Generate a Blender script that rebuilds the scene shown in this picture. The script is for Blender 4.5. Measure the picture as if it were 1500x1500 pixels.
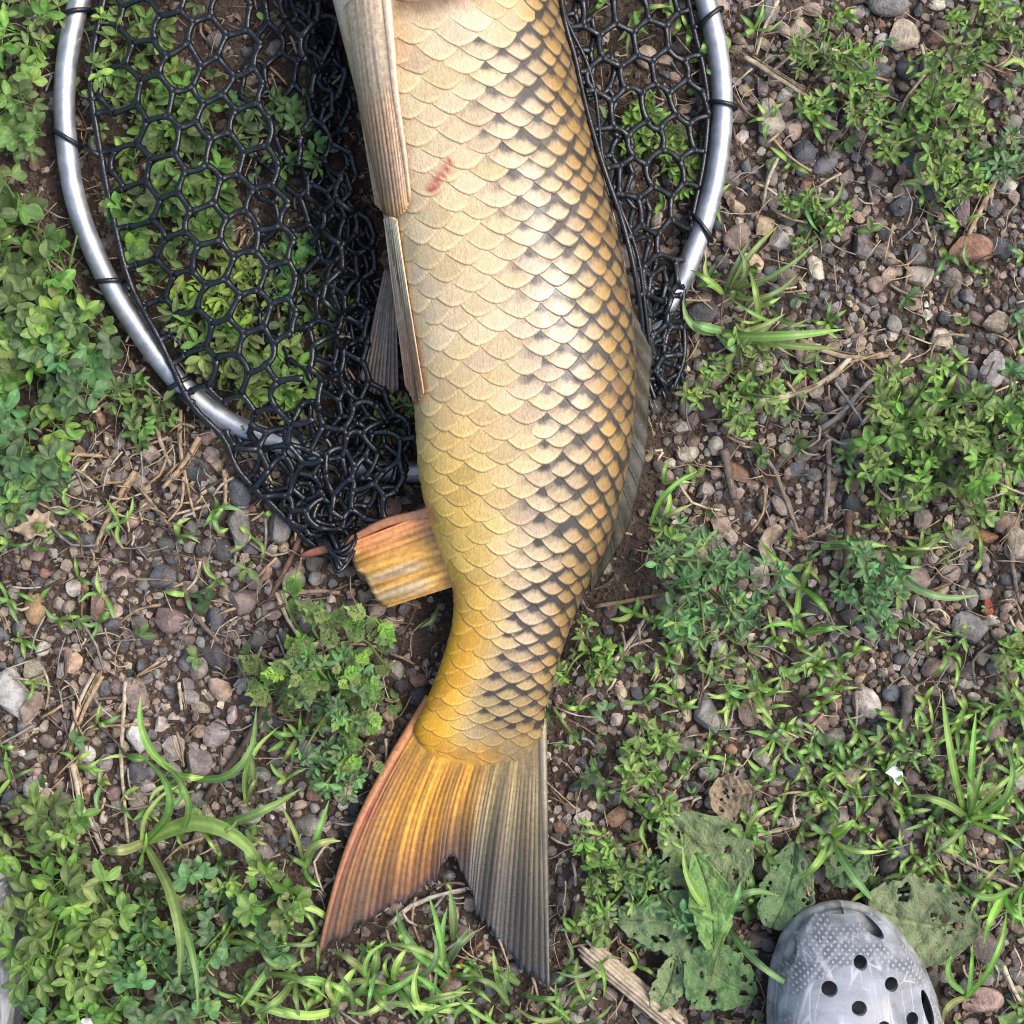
import bpy, bmesh, math, random
import numpy as np
from mathutils import Vector, Matrix, Euler
from mathutils.bvhtree import BVHTree

random.seed(7)
RNG = np.random.default_rng(11)
PI = math.pi
for o in list(bpy.data.objects):
    bpy.data.objects.remove(o)
SC = bpy.context.scene
COL = SC.collection

# ------------------------------------------------------------------ camera, sky, sun, exposure
S = 0.00044          # metres on the ground for one pixel of the photograph
H = 1.15             # height of the phone over the ground
cam = bpy.data.cameras.new('camera')
cam.sensor_width = 36.0
cam.lens = 36.0 * H / (1500 * S)
cam.clip_start = 0.01
cam.clip_end = 200.0
cam_o = bpy.data.objects.new('camera', cam)
COL.objects.link(cam_o)
cam_o.location = (0, 0, H)
SC.camera = cam_o

SUN_EL, SUN_AZ = math.radians(54), math.radians(78)      # azimuth from +Y towards +X
wd = bpy.data.worlds.new('World')
SC.world = wd
wd.use_nodes = True
wn = wd.node_tree
bg = wn.nodes['Background']
sky = wn.nodes.new('ShaderNodeTexSky')
sky.sky_type = 'NISHITA'
sky.sun_disc = False
sky.sun_elevation = SUN_EL
sky.sun_rotation = SUN_AZ
sky.air_density = 1.0
sky.dust_density = 4.0
sky.ozone_density = 0.6
wn.links.new(sky.outputs[0], bg.inputs[0])
bg.inputs[1].default_value = 0.15
sl = bpy.data.lights.new('sun', 'SUN')
sl.energy = 1.0
sl.angle = math.radians(28)
sl.color = (1.0, 0.96, 0.91)
so = bpy.data.objects.new('sun', sl)
COL.objects.link(so)
sd = Vector((math.sin(SUN_AZ) * math.cos(SUN_EL), math.cos(SUN_AZ) * math.cos(SUN_EL), math.sin(SUN_EL)))
so.rotation_euler = sd.to_track_quat('Z', 'Y').to_euler()
so.location = sd * 3
SC.view_settings.view_transform = 'Standard'
SC.view_settings.look = 'None'
SC.view_settings.gamma = 1.0
SC.view_settings.use_curve_mapping = False
SC.view_settings.exposure = 1.02
SC.cycles.filter_width = 1.05
SC.cycles.max_bounces = 5
SC.cycles.diffuse_bounces = 3
SC.cycles.glossy_bounces = 2
SC.cycles.transmission_bounces = 2


# ------------------------------------------------------------------ helpers
def at(px, py, z=0.0):
    k = S * (H - z) / H
    return np.array(((px - 750) * k, (750 - py) * k, z))


def to_px(x, y, z=0.0):
    k = S * (H - z) / H
    return 750 + x / k, 750 - y / k


def cr(P, n):
    """Catmull-Rom through the points P, n samples spread evenly by length"""
    P = np.asarray(P, float)
    Q = np.vstack([2 * P[0] - P[1], P, 2 * P[-1] - P[-2]])
    out = []
    for i in range(1, len(Q) - 2):
        for t in np.linspace(0, 1, 24, endpoint=False):
            a, b, c, d = Q[i - 1], Q[i], Q[i + 1], Q[i + 2]
            out.append(0.5 * (2 * b + (c - a) * t + (2 * a - 5 * b + 4 * c - d) * t * t + (3 * b - a - 3 * c + d) * t ** 3))
    out.append(Q[-2])
    out = np.array(out)
    L = np.concatenate([[0], np.cumsum(np.linalg.norm(np.diff(out, axis=0), axis=1))])
    ts = np.linspace(0, L[-1], n)
    return np.stack([np.interp(ts, L, out[:, k]) for k in range(out.shape[1])], axis=1)


_lat = RNG.random((64, 64))
def vnoise(x, y):
    x = np.asarray(x, float); y = np.asarray(y, float)
    xi = np.floor(x).astype(int); yi = np.floor(y).astype(int)
    fx = x - xi; fy = y - yi
    fx = fx * fx * (3 - 2 * fx); fy = fy * fy * (3 - 2 * fy)
    g = lambda a, b: _lat[a % 64, b % 64]
    return (g(xi, yi) * (1 - fx) + g(xi + 1, yi) * fx) * (1 - fy) + (g(xi, yi + 1) * (1 - fx) + g(xi + 1, yi + 1) * fx) * fy


def gh(x, y):
    """height of the soil"""
    x = np.asarray(x, float); y = np.asarray(y, float)
    f = np.clip((0.62 - np.maximum(abs(x), abs(y))) / 0.15, 0, 1)
    return f * (0.006 * (vnoise(x * 9 + 3, y * 9) - 0.5) + 0.004 * (vnoise(x * 31, y * 31 + 9) - 0.5)
                + 0.003 * (vnoise(x * 95 + 5, y * 95) - 0.5) + 0.0016 * (vnoise(x * 260 + 5, y * 260) - 0.5))


def inside(px, py, poly):
    px = np.asarray(px, float); py = np.asarray(py, float)
    r = np.zeros(px.shape, bool)
    n = len(poly); j = n - 1
    for i in range(n):
        xi, yi = poly[i]; xj, yj = poly[j]
        if yi != yj:
            c = ((yi > py) != (yj > py)) & (px < (xj - xi) * (py - yi) / (yj - yi) + xi)
            r ^= c
        j = i
    return r


class MB:
    """collects vertices, faces, colours, uv and builds ONE mesh"""
    def __init__(s):
        s.v = []; s.f = []; s.c = []; s.uv = []; s.n = 0; s.d = []

    def add(s, v, f, c=(1, 1, 1), uv=None, dark=None):
        v = np.asarray(v, float).reshape(-1, 3)
        c = np.asarray(c, float)
        if c.ndim == 1: c = np.tile(c, (len(v), 1))
        s.v.append(v); s.c.append(c)
        s.uv.append(np.zeros((len(v), 2)) if uv is None else np.asarray(uv, float))
        s.d.append(np.zeros(len(v)) if dark is None else np.asarray(dark, float))
        n = s.n
        s.f.extend([tuple(int(k) + n for k in q) for q in f])
        s.n += len(v)

    def grid(s, G, c=(1, 1, 1), uv=None, dark=None, close=False):
        G = np.asarray(G, float)
        a, b = G.shape[:2]
        f = []
        for i in range(a - 1):
            for j in range(b - 1):
                f.append((i * b + j, i * b + j + 1, (i + 1) * b + j + 1, (i + 1) * b + j))
            if close: f.append((i * b + b - 1, i * b, (i + 1) * b, (i + 1) * b + b - 1))
        c = np.asarray(c, float)
        if c.ndim == 3: c = c.reshape(-1, 3)
        s.add(G.reshape(-1, 3), f, c, None if uv is None else np.asarray(uv).reshape(-1, 2), None if dark is None else np.asarray(dark).ravel())

    def tube(s, P, r, c=(1, 1, 1), sides=6, flat=1.0, cap=True):
        P = np.asarray(P, float); n = len(P)
        r = np.broadcast_to(np.asarray(r, float), (n,))
        T = np.gradient(P, axis=0); T /= np.linalg.norm(T, axis=1)[:, None] + 1e-12
        up = np.array((0, 0, 1.0))
        A = np.cross(T, up)
        bad = np.linalg.norm(A, axis=1) < 0.05
        A[bad] = np.cross(T[bad], (1.0, 0, 0))
        A /= np.linalg.norm(A, axis=1)[:, None]
        B = np.cross(A, T)
        an = np.linspace(0, 2 * PI, sides, endpoint=False)
        G = P[:, None, :] + r[:, None, None] * (np.cos(an)[None, :, None] * A[:, None, :] + flat * np.sin(an)[None, :, None] * B[:, None, :])
        cc = np.asarray(c, float)
        if cc.ndim == 2: cc = np.repeat(cc[:, None, :], sides, axis=1)
        n0 = s.n
        uv = np.stack(np.meshgrid(np.arange(n) / max(1, n - 1), an / (2 * PI), indexing='ij'), -1)
        s.grid(G, cc, uv=uv, close=True)
        if cap:
            s.f.append(tuple(n0 + k for k in range(sides))[::-1])
            s.f.append(tuple(n0 + (n - 1) * sides + k for k in range(sides)))

    def mesh(s, name, mat, smooth=True, off=None):
        me = bpy.data.meshes.new(name)
        V = np.concatenate(s.v)
        if off is not None: V = V - np.asarray(off)
        me.from_pydata(V.tolist(), [], s.f)
        a = me.color_attributes.new('Col', 'FLOAT_COLOR', 'POINT')
        C = np.concatenate(s.c)
        a.data.foreach_set('color', np.hstack([C, np.ones((len(C), 1))]).astype(np.float32).ravel())
        d = me.attributes.new('dark', 'FLOAT', 'POINT')
        d.data.foreach_set('value', np.concatenate(s.d).astype(np.float32))
        li = np.empty(len(me.loops), np.int32); me.loops.foreach_get('vertex_index', li)
        ul = me.uv_layers.new(name='UVMap')
        ul.data.foreach_set('uv', np.concatenate(s.uv)[li].astype(np.float32).ravel())
        me.polygons.foreach_set('use_smooth', [smooth] * len(me.polygons))
        me.materials.append(mat)
        me.update()
        return me

    def build(s, name, mat, parent=None, smooth=True):
        """vertices are in world space; the object sits at its parent's origin"""
        off = None
        if parent is not None:
            off = np.array(parent_origin(parent))
        return link(name, s.mesh(name, mat, smooth, off), parent)


def parent_origin(p):
    o = Vector((0, 0, 0))
    while p is not None:
        o = o + p.location; p = p.parent
    return o


def link(name, data, parent=None):
    o = bpy.data.objects.new(name, data)
    COL.objects.link(o)
    if parent is not None: o.parent = parent
    return o


def tag(o, label=None, cat=None, group=None, kind=None):
    if label: o['label'] = label
    if cat: o['category'] = cat
    if group: o['group'] = group
    if kind: o['kind'] = kind
    return o


def thing(name, label, cat, loc, group=None):
    o = bpy.data.objects.new(name, None)
    o.empty_display_size = 0.02
    COL.objects.link(o)
    o.location = Vector([float(k) for k in loc])
    return tag(o, label, cat, group)


# ------------------------------------------------------------------ materials
class NT:
    def __init__(s, name):
        s.m = bpy.data.materials.new(name); s.m.use_nodes = True
        s.t = s.m.node_tree
        s.p = s.t.nodes['Principled BSDF']; s.out = s.t.nodes['Material Output']

    def n(s, ty, **k):
        x = s.t.nodes.new(ty)
        for a, b in k.items(): setattr(x, a, b)
        return x

    def put(s, sock, v):
        if hasattr(v, 'is_linked') or isinstance(v, bpy.types.NodeSocket): s.t.links.new(v, sock)
        else: sock.default_value = v

    def math(s, op, a, b=0.0, clamp=False):
        x = s.n('ShaderNodeMath', operation=op, use_clamp=clamp)
        s.put(x.inputs[0], a); s.put(x.inputs[1], b)
        return x.outputs[0]

    def mix(s, f, a, b, blend='MIX'):
        x = s.n('ShaderNodeMix', data_type='RGBA', blend_type=blend)
        s.put(x.inputs[0], f); s.put(x.inputs[6], a if not isinstance(a, tuple) else (*a, 1)); s.put(x.inputs[7], b if not isinstance(b, tuple) else (*b, 1))
        return x.outputs[2]

    def rng(s, v, a, b, c=0.0, d=1.0, smooth=True):
        x = s.n('ShaderNodeMapRange', interpolation_type='SMOOTHSTEP' if smooth else 'LINEAR')
        s.put(x.inputs[0], v)
        for i, q in enumerate((a, b, c, d)): x.inputs[1 + i].default_value = q
        return x.outputs[0]

    def noise(s, scale, vec=None, detail=3, rough=0.55, col=False, dist=0.0):
        x = s.n('ShaderNodeTexNoise')
        x.inputs['Scale'].default_value = scale; x.inputs['Detail'].default_value = detail
        x.inputs['Roughness'].default_value = rough; x.inputs['Distortion'].default_value = dist
        if vec is not None: s.t.links.new(vec, x.inputs['Vector'])
        return x.outputs['Color' if col else 'Fac']

    def voro(s, scale, vec=None, feat='F1', out='Distance'):
        x = s.n('ShaderNodeTexVoronoi', feature=feat)
        x.inputs['Scale'].default_value = scale
        if vec is not None: s.t.links.new(vec, x.inputs['Vector'])
        return x.outputs[out]

    def attr(s, name, out='Color'):
        return s.n('ShaderNodeAttribute', attribute_name=name).outputs[out]

    def obj(s):
        return s.n('ShaderNodeTexCoord').outputs['Object']

    def pos(s):
        return s.n('ShaderNodeNewGeometry').outputs['Position']

    def comb(s, x, y, z=0.0):
        c = s.n('ShaderNodeCombineXYZ')
        for i, q in enumerate((x, y, z)): s.put(c.inputs[i], q)
        return c.outputs[0]

    def map(s, vec, scale=(1, 1, 1), rot=(0, 0, 0)):
        x = s.n('ShaderNodeMapping'); s.t.links.new(vec, x.inputs[0])
        x.inputs['Scale'].default_value = scale; x.inputs['Rotation'].default_value = rot
        return x.outputs[0]

    def hsv(s, col, h=0.5, sat=1.0, v=1.0):
        x = s.n('ShaderNodeHueSaturation')
        s.put(x.inputs[0], h); s.put(x.inputs[1], sat); s.put(x.inputs[2], v); s.put(x.inputs[4], col)
        return x.outputs[0]

    def bump(s, h, dist, strength=1.0):
        x = s.n('ShaderNodeBump'); x.inputs['Strength'].default_value = strength; x.inputs['Distance'].default_value = dist
        s.put(x.inputs['Height'], h); s.t.links.new(x.outputs[0], s.p.inputs['Normal'])
        return x.outputs[0]

    def fin(s, col, rough=0.6, spec=0.5, **k):
        s.put(s.p.inputs['Base Color'], col if not isinstance(col, tuple) else (*col, 1))
        s.put(s.p.inputs['Roughness'], rough)
        s.put(s.p.inputs['Specular IOR Level'], spec)
        for a, b in k.items(): s.put(s.p.inputs[a.replace('_', ' ')], b)
        return s.m


def tinted(N):
    """mesh colour times the object's own colour"""
    oi = N.n('ShaderNodeObjectInfo')
    return N.mix(1.0, N.attr('Col'), oi.outputs['Color'], 'MULTIPLY'), oi.outputs['Random']


def m_soil():
    N = NT('soil'); p = N.pos()
    a = N.noise(38, p, 6, 0.65); b = N.noise(420, p, 4, 0.7); v = N.voro(260, p)
    c = N.mix(N.rng(a, 0.35, 0.68), (0.046, 0.032, 0.024), (0.112, 0.080, 0.060))
    c = N.mix(N.rng(b, 0.4, 0.75), c, (0.135, 0.103, 0.08))
    c = N.mix(N.rng(N.noise(900, p, 2), 0.6, 0.7), c, (0.03, 0.022, 0.016))
    h = N.math('ADD', N.math('MULTIPLY', b, 1.4), N.math('MULTIPLY', v, 0.8))
    N.bump(h, 0.003, 0.9)
    return N.fin(c, 0.92, 0.2)


def m_pebble():
    N = NT('pebble'); p = N.pos()
    c, r = tinted(N)
    s1 = N.noise(520, p, 4, 0.7); s2 = N.noise(130, p, 4, 0.6)
    c = N.mix(1.0, c, N.mix(N.rng(s2, 0.3, 0.7), (0.62, 0.61, 0.60), (1.3, 1.28, 1.24)), 'MULTIPLY')
    c = N.mix(N.rng(s1, 0.62, 0.74, 0, 0.55), c, (0.55, 0.50, 0.44))
    c = N.mix(N.rng(s1, 0.40, 0.28, 0, 0.55), c, (0.04, 0.033, 0.03))
    d = N.noise(60, p, 5, 0.7)
    c = N.mix(N.rng(d, 0.55, 0.72, 0, 0.65), c, (0.14, 0.10, 0.075))
    N.bump(N.math('ADD', s1, N.math('MULTIPLY', s2, 1.2)), 0.0016, 0.8)
    return N.fin(c, 0.72, 0.35)


def m_straw():
    N = NT('straw'); p = N.pos()
    c, r = tinted(N)
    f = N.noise(200, N.map(p, (1, 1, 1)), 5, 0.7)
    c = N.mix(1.0, c, N.mix(N.rng(f, 0.3, 0.7), (0.55, 0.52, 0.48), (1.2, 1.2, 1.2)), 'MULTIPLY')
    N.bump(N.noise(700, p, 3), 0.0008, 0.7)
    return N.fin(c, 0.75, 0.3)


def m_leaf(name='leaf', rough=0.5, trans=0.25, lo=(0.66, 0.68, 0.72), hi=(1.28, 1.26, 1.1)):
    N = NT(name); p = N.pos()
    c, r = tinted(N)
    f = N.noise(150, p, 4, 0.6)
    c = N.mix(1.0, c, N.mix(N.rng(f, 0.3, 0.72), lo, hi), 'MULTIPLY')
    c = N.hsv(c, N.math('ADD', 0.475, N.math('MULTIPLY', r, 0.05)), N.math('ADD', 0.82, N.math('MULTIPLY', r, 0.25)), N.math('ADD', 0.62, N.math('MULTIPLY', r, 0.66)))
    N.bump(N.noise(900, p, 2), 0.0006, 0.5)
    N.fin(c, rough, 0.3)
    tr = N.n('ShaderNodeBsdfTranslucent'); N.put(tr.inputs[0], N.mix(1.0, c, (1.3, 1.35, 0.7), 'MULTIPLY'))
    mx = N.n('ShaderNodeMixShader'); mx.inputs[0].default_value = trans
    N.t.links.new(N.p.outputs[0], mx.inputs[1]); N.t.links.new(tr.outputs[0], mx.inputs[2]); N.t.links.new(mx.outputs[0], N.out.inputs[0])
    return N.m


def m_dock():
    N = NT('dock_leaf'); p = N.pos()
    c, r = tinted(N)
    v = N.voro(330, p, 'DISTANCE_TO_EDGE')
    f = N.noise(60, p, 5, 0.65)
    c = N.mix(N.rng(v, 0.10, 0.0, 0, 0.3), c, N.mix(1.0, c, (1.9, 1.75, 1.9), 'MULTIPLY'))
    c = N.mix(N.rng(f, 0.5, 0.72, 0, 0.6), c, (0.22, 0.20, 0.11))
    c = N.mix(N.rng(N.noise(300, p, 3), 0.66, 0.72, 0, 0.8), c, (0.06, 0.045, 0.025))
    N.bump(N.math('ADD', N.math('MULTIPLY', v, 0.6), N.math('MULTIPLY', N.noise(260, p, 4, 0.7), 1.0)), 0.002, 0.8)
    return N.fin(c, 0.7, 0.3)


def scale_nodes(N):
    u_ = N.n('ShaderNodeUVMap'); sp = N.n('ShaderNodeSeparateXYZ'); N.t.links.new(u_.outputs[0], sp.inputs[0])
    return sp.outputs[0], sp.outputs[1]


def m_scale():
    N = NT('scale'); p = N.pos()
    u, v = scale_nodes(N)
    au = N.math('ABSOLUTE', u)
    edge = N.math('SUBTRACT', N.math('SUBTRACT', 1.0, N.math('POWER', au, 1.75)), v)
    dark = N.attr('dark', 'Fac')
    c = N.attr('Col')
    ang = N.math('ARCTAN2', u, N.math('ADD', v, 2.3))
    rad = N.math('SQRT', N.math('ADD', N.math('MULTIPLY', u, u), N.math('POWER', N.math('ADD', v, 2.3), 2.0)))
    wob = N.noise(160, p, 3)
    st = N.noise(1.0, N.comb(N.math('MULTIPLY', ang, 26.0), N.math('MULTIPLY', rad, 1.6), N.math('MULTIPLY', wob, 1.2)), 3, 0.6)
    c = N.mix(1.0, c, N.mix(N.rng(st, 0.32, 0.68), (0.86, 0.84, 0.80), (1.1, 1.1, 1.1)), 'MULTIPLY')
    c = N.mix(N.rng(N.noise(1500, p, 2), 0.58, 0.72, 0, 0.6), c, N.mix(1.0, c, (0.42, 0.34, 0.24), 'MULTIPLY'))
    c = N.mix(1.0, c, N.mix(N.rng(N.noise(700, p, 4, 0.7), 0.3, 0.7), (0.9, 0.885, 0.86), (1.07, 1.07, 1.07)), 'MULTIPLY')
    # pale rim inside a fine brown line
    rim = N.math('MULTIPLY', N.rng(edge, 0.08, 0.2), N.rng(edge, 0.46, 0.22))
    c = N.mix(N.math('MULTIPLY', rim, 0.42), c, N.mix(1.0, c, (1.45, 1.42, 1.35), 'MULTIPLY'))
    e2 = N.math('ADD', edge, N.math('MULTIPLY', N.math('SUBTRACT', N.noise(420, p, 2), 0.5), 0.14))
    line = N.math('MAXIMUM', N.rng(e2, 0.15, 0.05), N.math('MULTIPLY', N.rng(e2, 0.26, 0.1), N.rng(dark, 0.7, 1.0)))
    lc = N.mix(dark, (0.42, 0.27, 0.12), (0.085, 0.06, 0.042))
    c = N.mix(N.math('MULTIPLY', line, N.math('ADD', 0.62, N.math('MULTIPLY', dark, 0.3))), c, lc)
    # dark pigment at the root of the scale, where the two scales above meet
    r = N.math('SQRT', N.math('ADD', N.math('POWER', N.math('MULTIPLY', u, 1.35), 2.0), N.math('POWER', N.math('ADD', v, 1.12), 2.0)))
    r = N.math('ADD', r, N.math('MULTIPLY', N.math('SUBTRACT', N.noise(300, p, 3), 0.5), 0.55))
    spot = N.math('MULTIPLY', N.rng(r, 1.22, 0.62), N.rng(dark, 0.15, 0.6))
    up = N.math('ADD', v, N.math('POWER', N.math('ABSOLUTE', N.math('SUBTRACT', 1.0, au)), 1.75))
    upm = N.math('MAXIMUM', N.math('MULTIPLY', N.rng(up, 0.36, 0.0), N.math('MULTIPLY', dark, 0.7)), N.math('MULTIPLY', N.rng(up, 0.62, 0.16), N.rng(dark, 0.7, 1.0)))
    tri = N.math('MULTIPLY', N.math('MULTIPLY', N.rng(N.math('ADD', up, N.math('MULTIPLY', N.math('SUBTRACT', N.noise(350, p, 3), 0.5), 0.5)), 0.85, 0.3), N.rng(au, 0.85, 0.25)), N.rng(dark, 0.3, 0.8))
    dk = N.math('MAXIMUM', N.math('MAXIMUM', spot, upm), N.math('MULTIPLY', tri, 0.5))
    c = N.mix(N.math('MULTIPLY', dk, 0.93), c, (0.018, 0.017, 0.018))
    h = N.math('ADD', N.math('MULTIPLY', st, 0.6), N.math('MULTIPLY', N.noise(800, p, 3), 0.5))
    N.bump(h, 0.0008, 0.6)
    ro = N.rng(N.noise(160, p, 4, 0.7), 0.35, 0.65, 0.30, 0.62)
    return N.fin(c, ro, 0.45, Coat_Weight=N.rng(N.noise(60, p, 4, 0.7), 0.35, 0.62, 0.12, 0.45), Coat_Roughness=0.16)


def m_skin():
    N = NT('fish_skin'); p = N.pos()
    c = N.attr('Col')
    f = N.noise(220, p, 4, 0.65)
    c = N.mix(1.0, c, N.mix(N.rng(f, 0.3, 0.7), (0.82, 0.79, 0.74), (1.12, 1.12, 1.1)), 'MULTIPLY')
    N.bump(N.noise(500, p, 3), 0.0008, 0.5)
    return N.fin(c, 0.34, 0.5, Coat_Weight=0.3, Coat_Roughness=0.15)


def m_fin(name='fin', trans=0.18):
    N = NT(name); p = N.pos()
    c = N.attr('Col')
    f = N.noise(300, p, 4, 0.65)
    c = N.mix(1.0, c, N.mix(N.rng(f, 0.3, 0.7), (0.78, 0.75, 0.7), (1.18, 1.17, 1.15)), 'MULTIPLY')
    N.bump(N.noise(700, p, 3), 0.0007, 0.5)
    N.fin(c, 0.33, 0.5, Coat_Weight=0.6, Coat_Roughness=0.13)
    tr = N.n('ShaderNodeBsdfTranslucent'); N.put(tr.inputs[0], c)
    mx = N.n('ShaderNodeMixShader'); mx.inputs[0].default_value = trans
    N.t.links.new(N.p.outputs[0], mx.inputs[1]); N.t.links.new(tr.outputs[0], mx.inputs[2]); N.t.links.new(mx.outputs[0], N.out.inputs[0])
    return N.m


def m_rubber():
    N = NT('net_rubber'); p = N.pos()
    f = N.noise(260, p, 4)
    c = N.mix(f, (0.004, 0.005, 0.007), (0.010, 0.012, 0.017))
    N.bump(N.noise(900, p, 3), 0.0006, 0.5)
    return N.fin(c, N.rng(f, 0.3, 0.7, 0.18, 0.34), 0.5)


def m_alu():
    N = NT('aluminium'); p = N.obj()
    f = N.noise(90, p, 5, 0.7); g = N.noise(700, p, 3)
    c = N.mix(N.rng(f, 0.35, 0.7), (0.36, 0.38, 0.41), (0.52, 0.54, 0.56))
    c = N.mix(N.rng(g, 0.66, 0.74, 0, 0.5), c, (0.2, 0.2, 0.2))
    N.bump(g, 0.0003, 0.35)
    return N.fin(c, N.rng(f, 0.3, 0.7, 0.42, 0.58), 0.5, Metallic=0.85)


def m_clog(name, dark):
    N = NT(name); p = N.obj()
    f = N.noise(26, p, 5, 0.6, dist=0.6)
    k = 0.55 if dark else 1.0
    c = N.mix(N.rng(f, 0.3, 0.72), (0.13 * k, 0.14 * k, 0.16 * k), (0.36 * k, 0.375 * k, 0.41 * k))
    g = N.noise(60, N.map(p, (1, 0.25, 1), (0, 0, 0.5)), 4, 0.6)
    c = N.mix(N.rng(g, 0.57, 0.66, 0, 0.6), c, (0.085, 0.09, 0.105))
    # pale reeds of the printed pattern: several families of thin crossing streaks
    for rz, sc, th, seed in ((0.55, 22, 0.05, 0.0), (-0.45, 30, 0.026, 0.31), (0.9, 26, 0.02, 0.83), (-0.85, 44, 0.014, 0.5), (0.2, 60, 0.012, 0.2)):
        q = N.map(p, (sc, sc * 0.16, sc), (0, 0, rz))
        w = N.n('ShaderNodeVectorMath', operation='ADD'); N.t.links.new(q, w.inputs[0]); w.inputs[1].default_value = (seed * 9, seed * 5, seed * 7)
        e = N.voro(1.0, w.outputs[0], 'DISTANCE_TO_EDGE')
        m = N.math('MULTIPLY', N.rng(e, th, th * 0.3), N.rng(N.noise(40, p, 3), 0.38, 0.52))
        c = N.mix(N.math('MULTIPLY', m, 0.6), c, (0.50, 0.51, 0.54))
    sx = N.n('ShaderNodeSeparateXYZ'); N.t.links.new(p, sx.inputs[0])
    # band of small pale dots moulded across the toe
    fx = N.math('SUBTRACT', N.math('FRACT', N.math('MULTIPLY', N.math('ADD', sx.outputs[0], sx.outputs[1]), 230.0)), 0.5)
    fy = N.math('SUBTRACT', N.math('FRACT', N.math('MULTIPLY', N.math('SUBTRACT', sx.outputs[0], sx.outputs[1]), 230.0)), 0.5)
    dd = N.math('SQRT', N.math('ADD', N.math('MULTIPLY', fx, fx), N.math('MULTIPLY', fy, fy)))
    rr = N.math('SQRT', N.math('ADD', N.math('POWER', N.math('MULTIPLY', N.math('SUBTRACT', sx.outputs[0], 0.008), 0.8), 2.0), N.math('POWER', N.math('ADD', sx.outputs[1], 0.066), 2.0)))
    band = N.math('MULTIPLY', N.rng(rr, 0.0335, 0.036), N.rng(sx.outputs[1], -0.085, -0.065))
    band = N.math('MULTIPLY', band, N.rng(N.noise(45, p, 3), 0.36, 0.56))
    c = N.mix(N.math('MULTIPLY', band, 0.6), c, (0.07, 0.078, 0.095))
    c = N.mix(N.math('MULTIPLY', band, N.rng(dd, 0.30, 0.2)), c, (0.30, 0.32, 0.36))
    sp = N.rng(N.noise(1300, p, 2), 0.58, 0.7, 0, 0.3)
    c = N.mix(sp, c, (0.5, 0.5, 0.53))
    c = N.mix(N.rng(N.noise(22, p, 5, 0.7), 0.5, 0.68, 0, 0.6), c, (0.36, 0.33, 0.29))
    N.bump(N.noise(600, p, 3), 0.0006, 0.4)
    return N.fin(c, 0.62, 0.3)


def m_plain(name, col, rough=0.6, spec=0.4, var=0.25, sc=120):
    N = NT(name); p = N.obj()
    f = N.noise(sc, p, 5, 0.65)
    a = tuple(k * (1 - var) for k in col); b = tuple(min(1, k * (1 + var)) for k in col)
    c = N.mix(N.rng(f, 0.3, 0.7), a, b)
    N.bump(N.noise(sc * 5, p, 3), 0.0006, 0.5)
    return N.fin(c, rough, spec)


M = dict(soil=m_soil(), pebble=m_pebble(), straw=m_straw(), leaf=m_leaf(), grass=m_leaf('grass_blade', 0.45, 0.25, (0.85, 0.86, 0.88), (1.12, 1.1, 1.05)), dock=m_dock(),
         scale=m_scale(), skin=m_skin(), fin=m_fin(), ray=m_fin('fin_ray', 0.05), net=m_rubber(), alu=m_alu(),
         clog=m_clog('clog_foam', False), clogd=m_clog('clog_foam_dark', True),
         sole=m_plain('clog_sole', (0.215, 0.22, 0.215), 0.7, 0.25, 0.5, 60), lining=m_plain('clog_lining', (0.17, 0.17, 0.18), 0.8, 0.2),
         paper=m_plain('paper', (0.72, 0.76, 0.78), 0.7, 0.3, 0.12), dead=m_straw())

# ------------------------------------------------------------------ ground
xs = np.concatenate([[-30, -10, -4, -2, -1.2, -0.8], np.linspace(-0.62, 0.62, 330), [0.8, 1.2, 2, 4, 10, 30]])
X, Y = np.meshgrid(xs, xs, indexing='ij')
g = MB(); g.grid(np.stack([X, Y, gh(X, Y)], -1))
ground = g.build('ground', M['soil']); tag(ground, kind='structure')

# ------------------------------------------------------------------ outline of the fish (for keeping litter and plants clear of it)
BELLY = [(560, -430), (512, -375), (480, -280), (462, -180), (466, -80), (485, 5), (508, 95), (532, 195), (554, 292), (576, 390), (592, 480), (603, 570),
         (608, 650), (614, 705), (626, 758), (644, 810), (661, 860), (662, 908), (652, 950), (638, 992), (621, 1034), (607, 1078), (652, 1132)]
BACK = [(590, -430), (640, -390), (700, -310), (752, -215), (793, -105), (822, -10), (845, 82), (868, 178), (893, 272), (917, 367), (932, 462), (937, 552),
        (931, 640), (917, 718), (899, 786), (875, 838), (853, 882), (835, 930), (822, 968), (811, 1005), (802, 1042), (794, 1082), (754, 1152)]
THICK = [14, 46, 72, 88, 96, 100, 102, 102, 102, 101, 99, 95, 89, 81, 73, 65, 57, 50, 45, 40, 33, 20, 4]
TAIL_POLY = [(622, 1032), (560, 1120), (510, 1220), (480, 1310), (468, 1393), (525, 1365), (600, 1322), (650, 1270), (690, 1300), (725, 1380), (803, 1450), (806, 1370), (800, 1250), (797, 1090)]
ANAL_POLY = [(628, 745), (575, 760), (512, 795), (520, 832), (540, 856), (562, 890), (600, 882), (665, 858)]
FISH_POLY = BELLY[:-1] + BACK[:-1][::-1]
FP = [np.array(FISH_POLY), np.array(TAIL_POLY), np.array(ANAL_POLY)]


def shrink(P, d):
    P = np.asarray(P, float); c = P.mean(0)
    out = []
    n = len(P)
    ar = 0.5 * sum(P[i][0] * P[(i + 1) % n][1] - P[(i + 1) % n][0] * P[i][1] for i in range(n))
    for i in range(n):
        t = P[(i + 1) % n] - P[i - 1]; t /= np.linalg.norm(t) + 1e-9
        nn = np.array((-t[1], t[0])) * (1 if ar > 0 else -1)
        out.append(P[i] + nn * d)
    return np.array(out)


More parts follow.
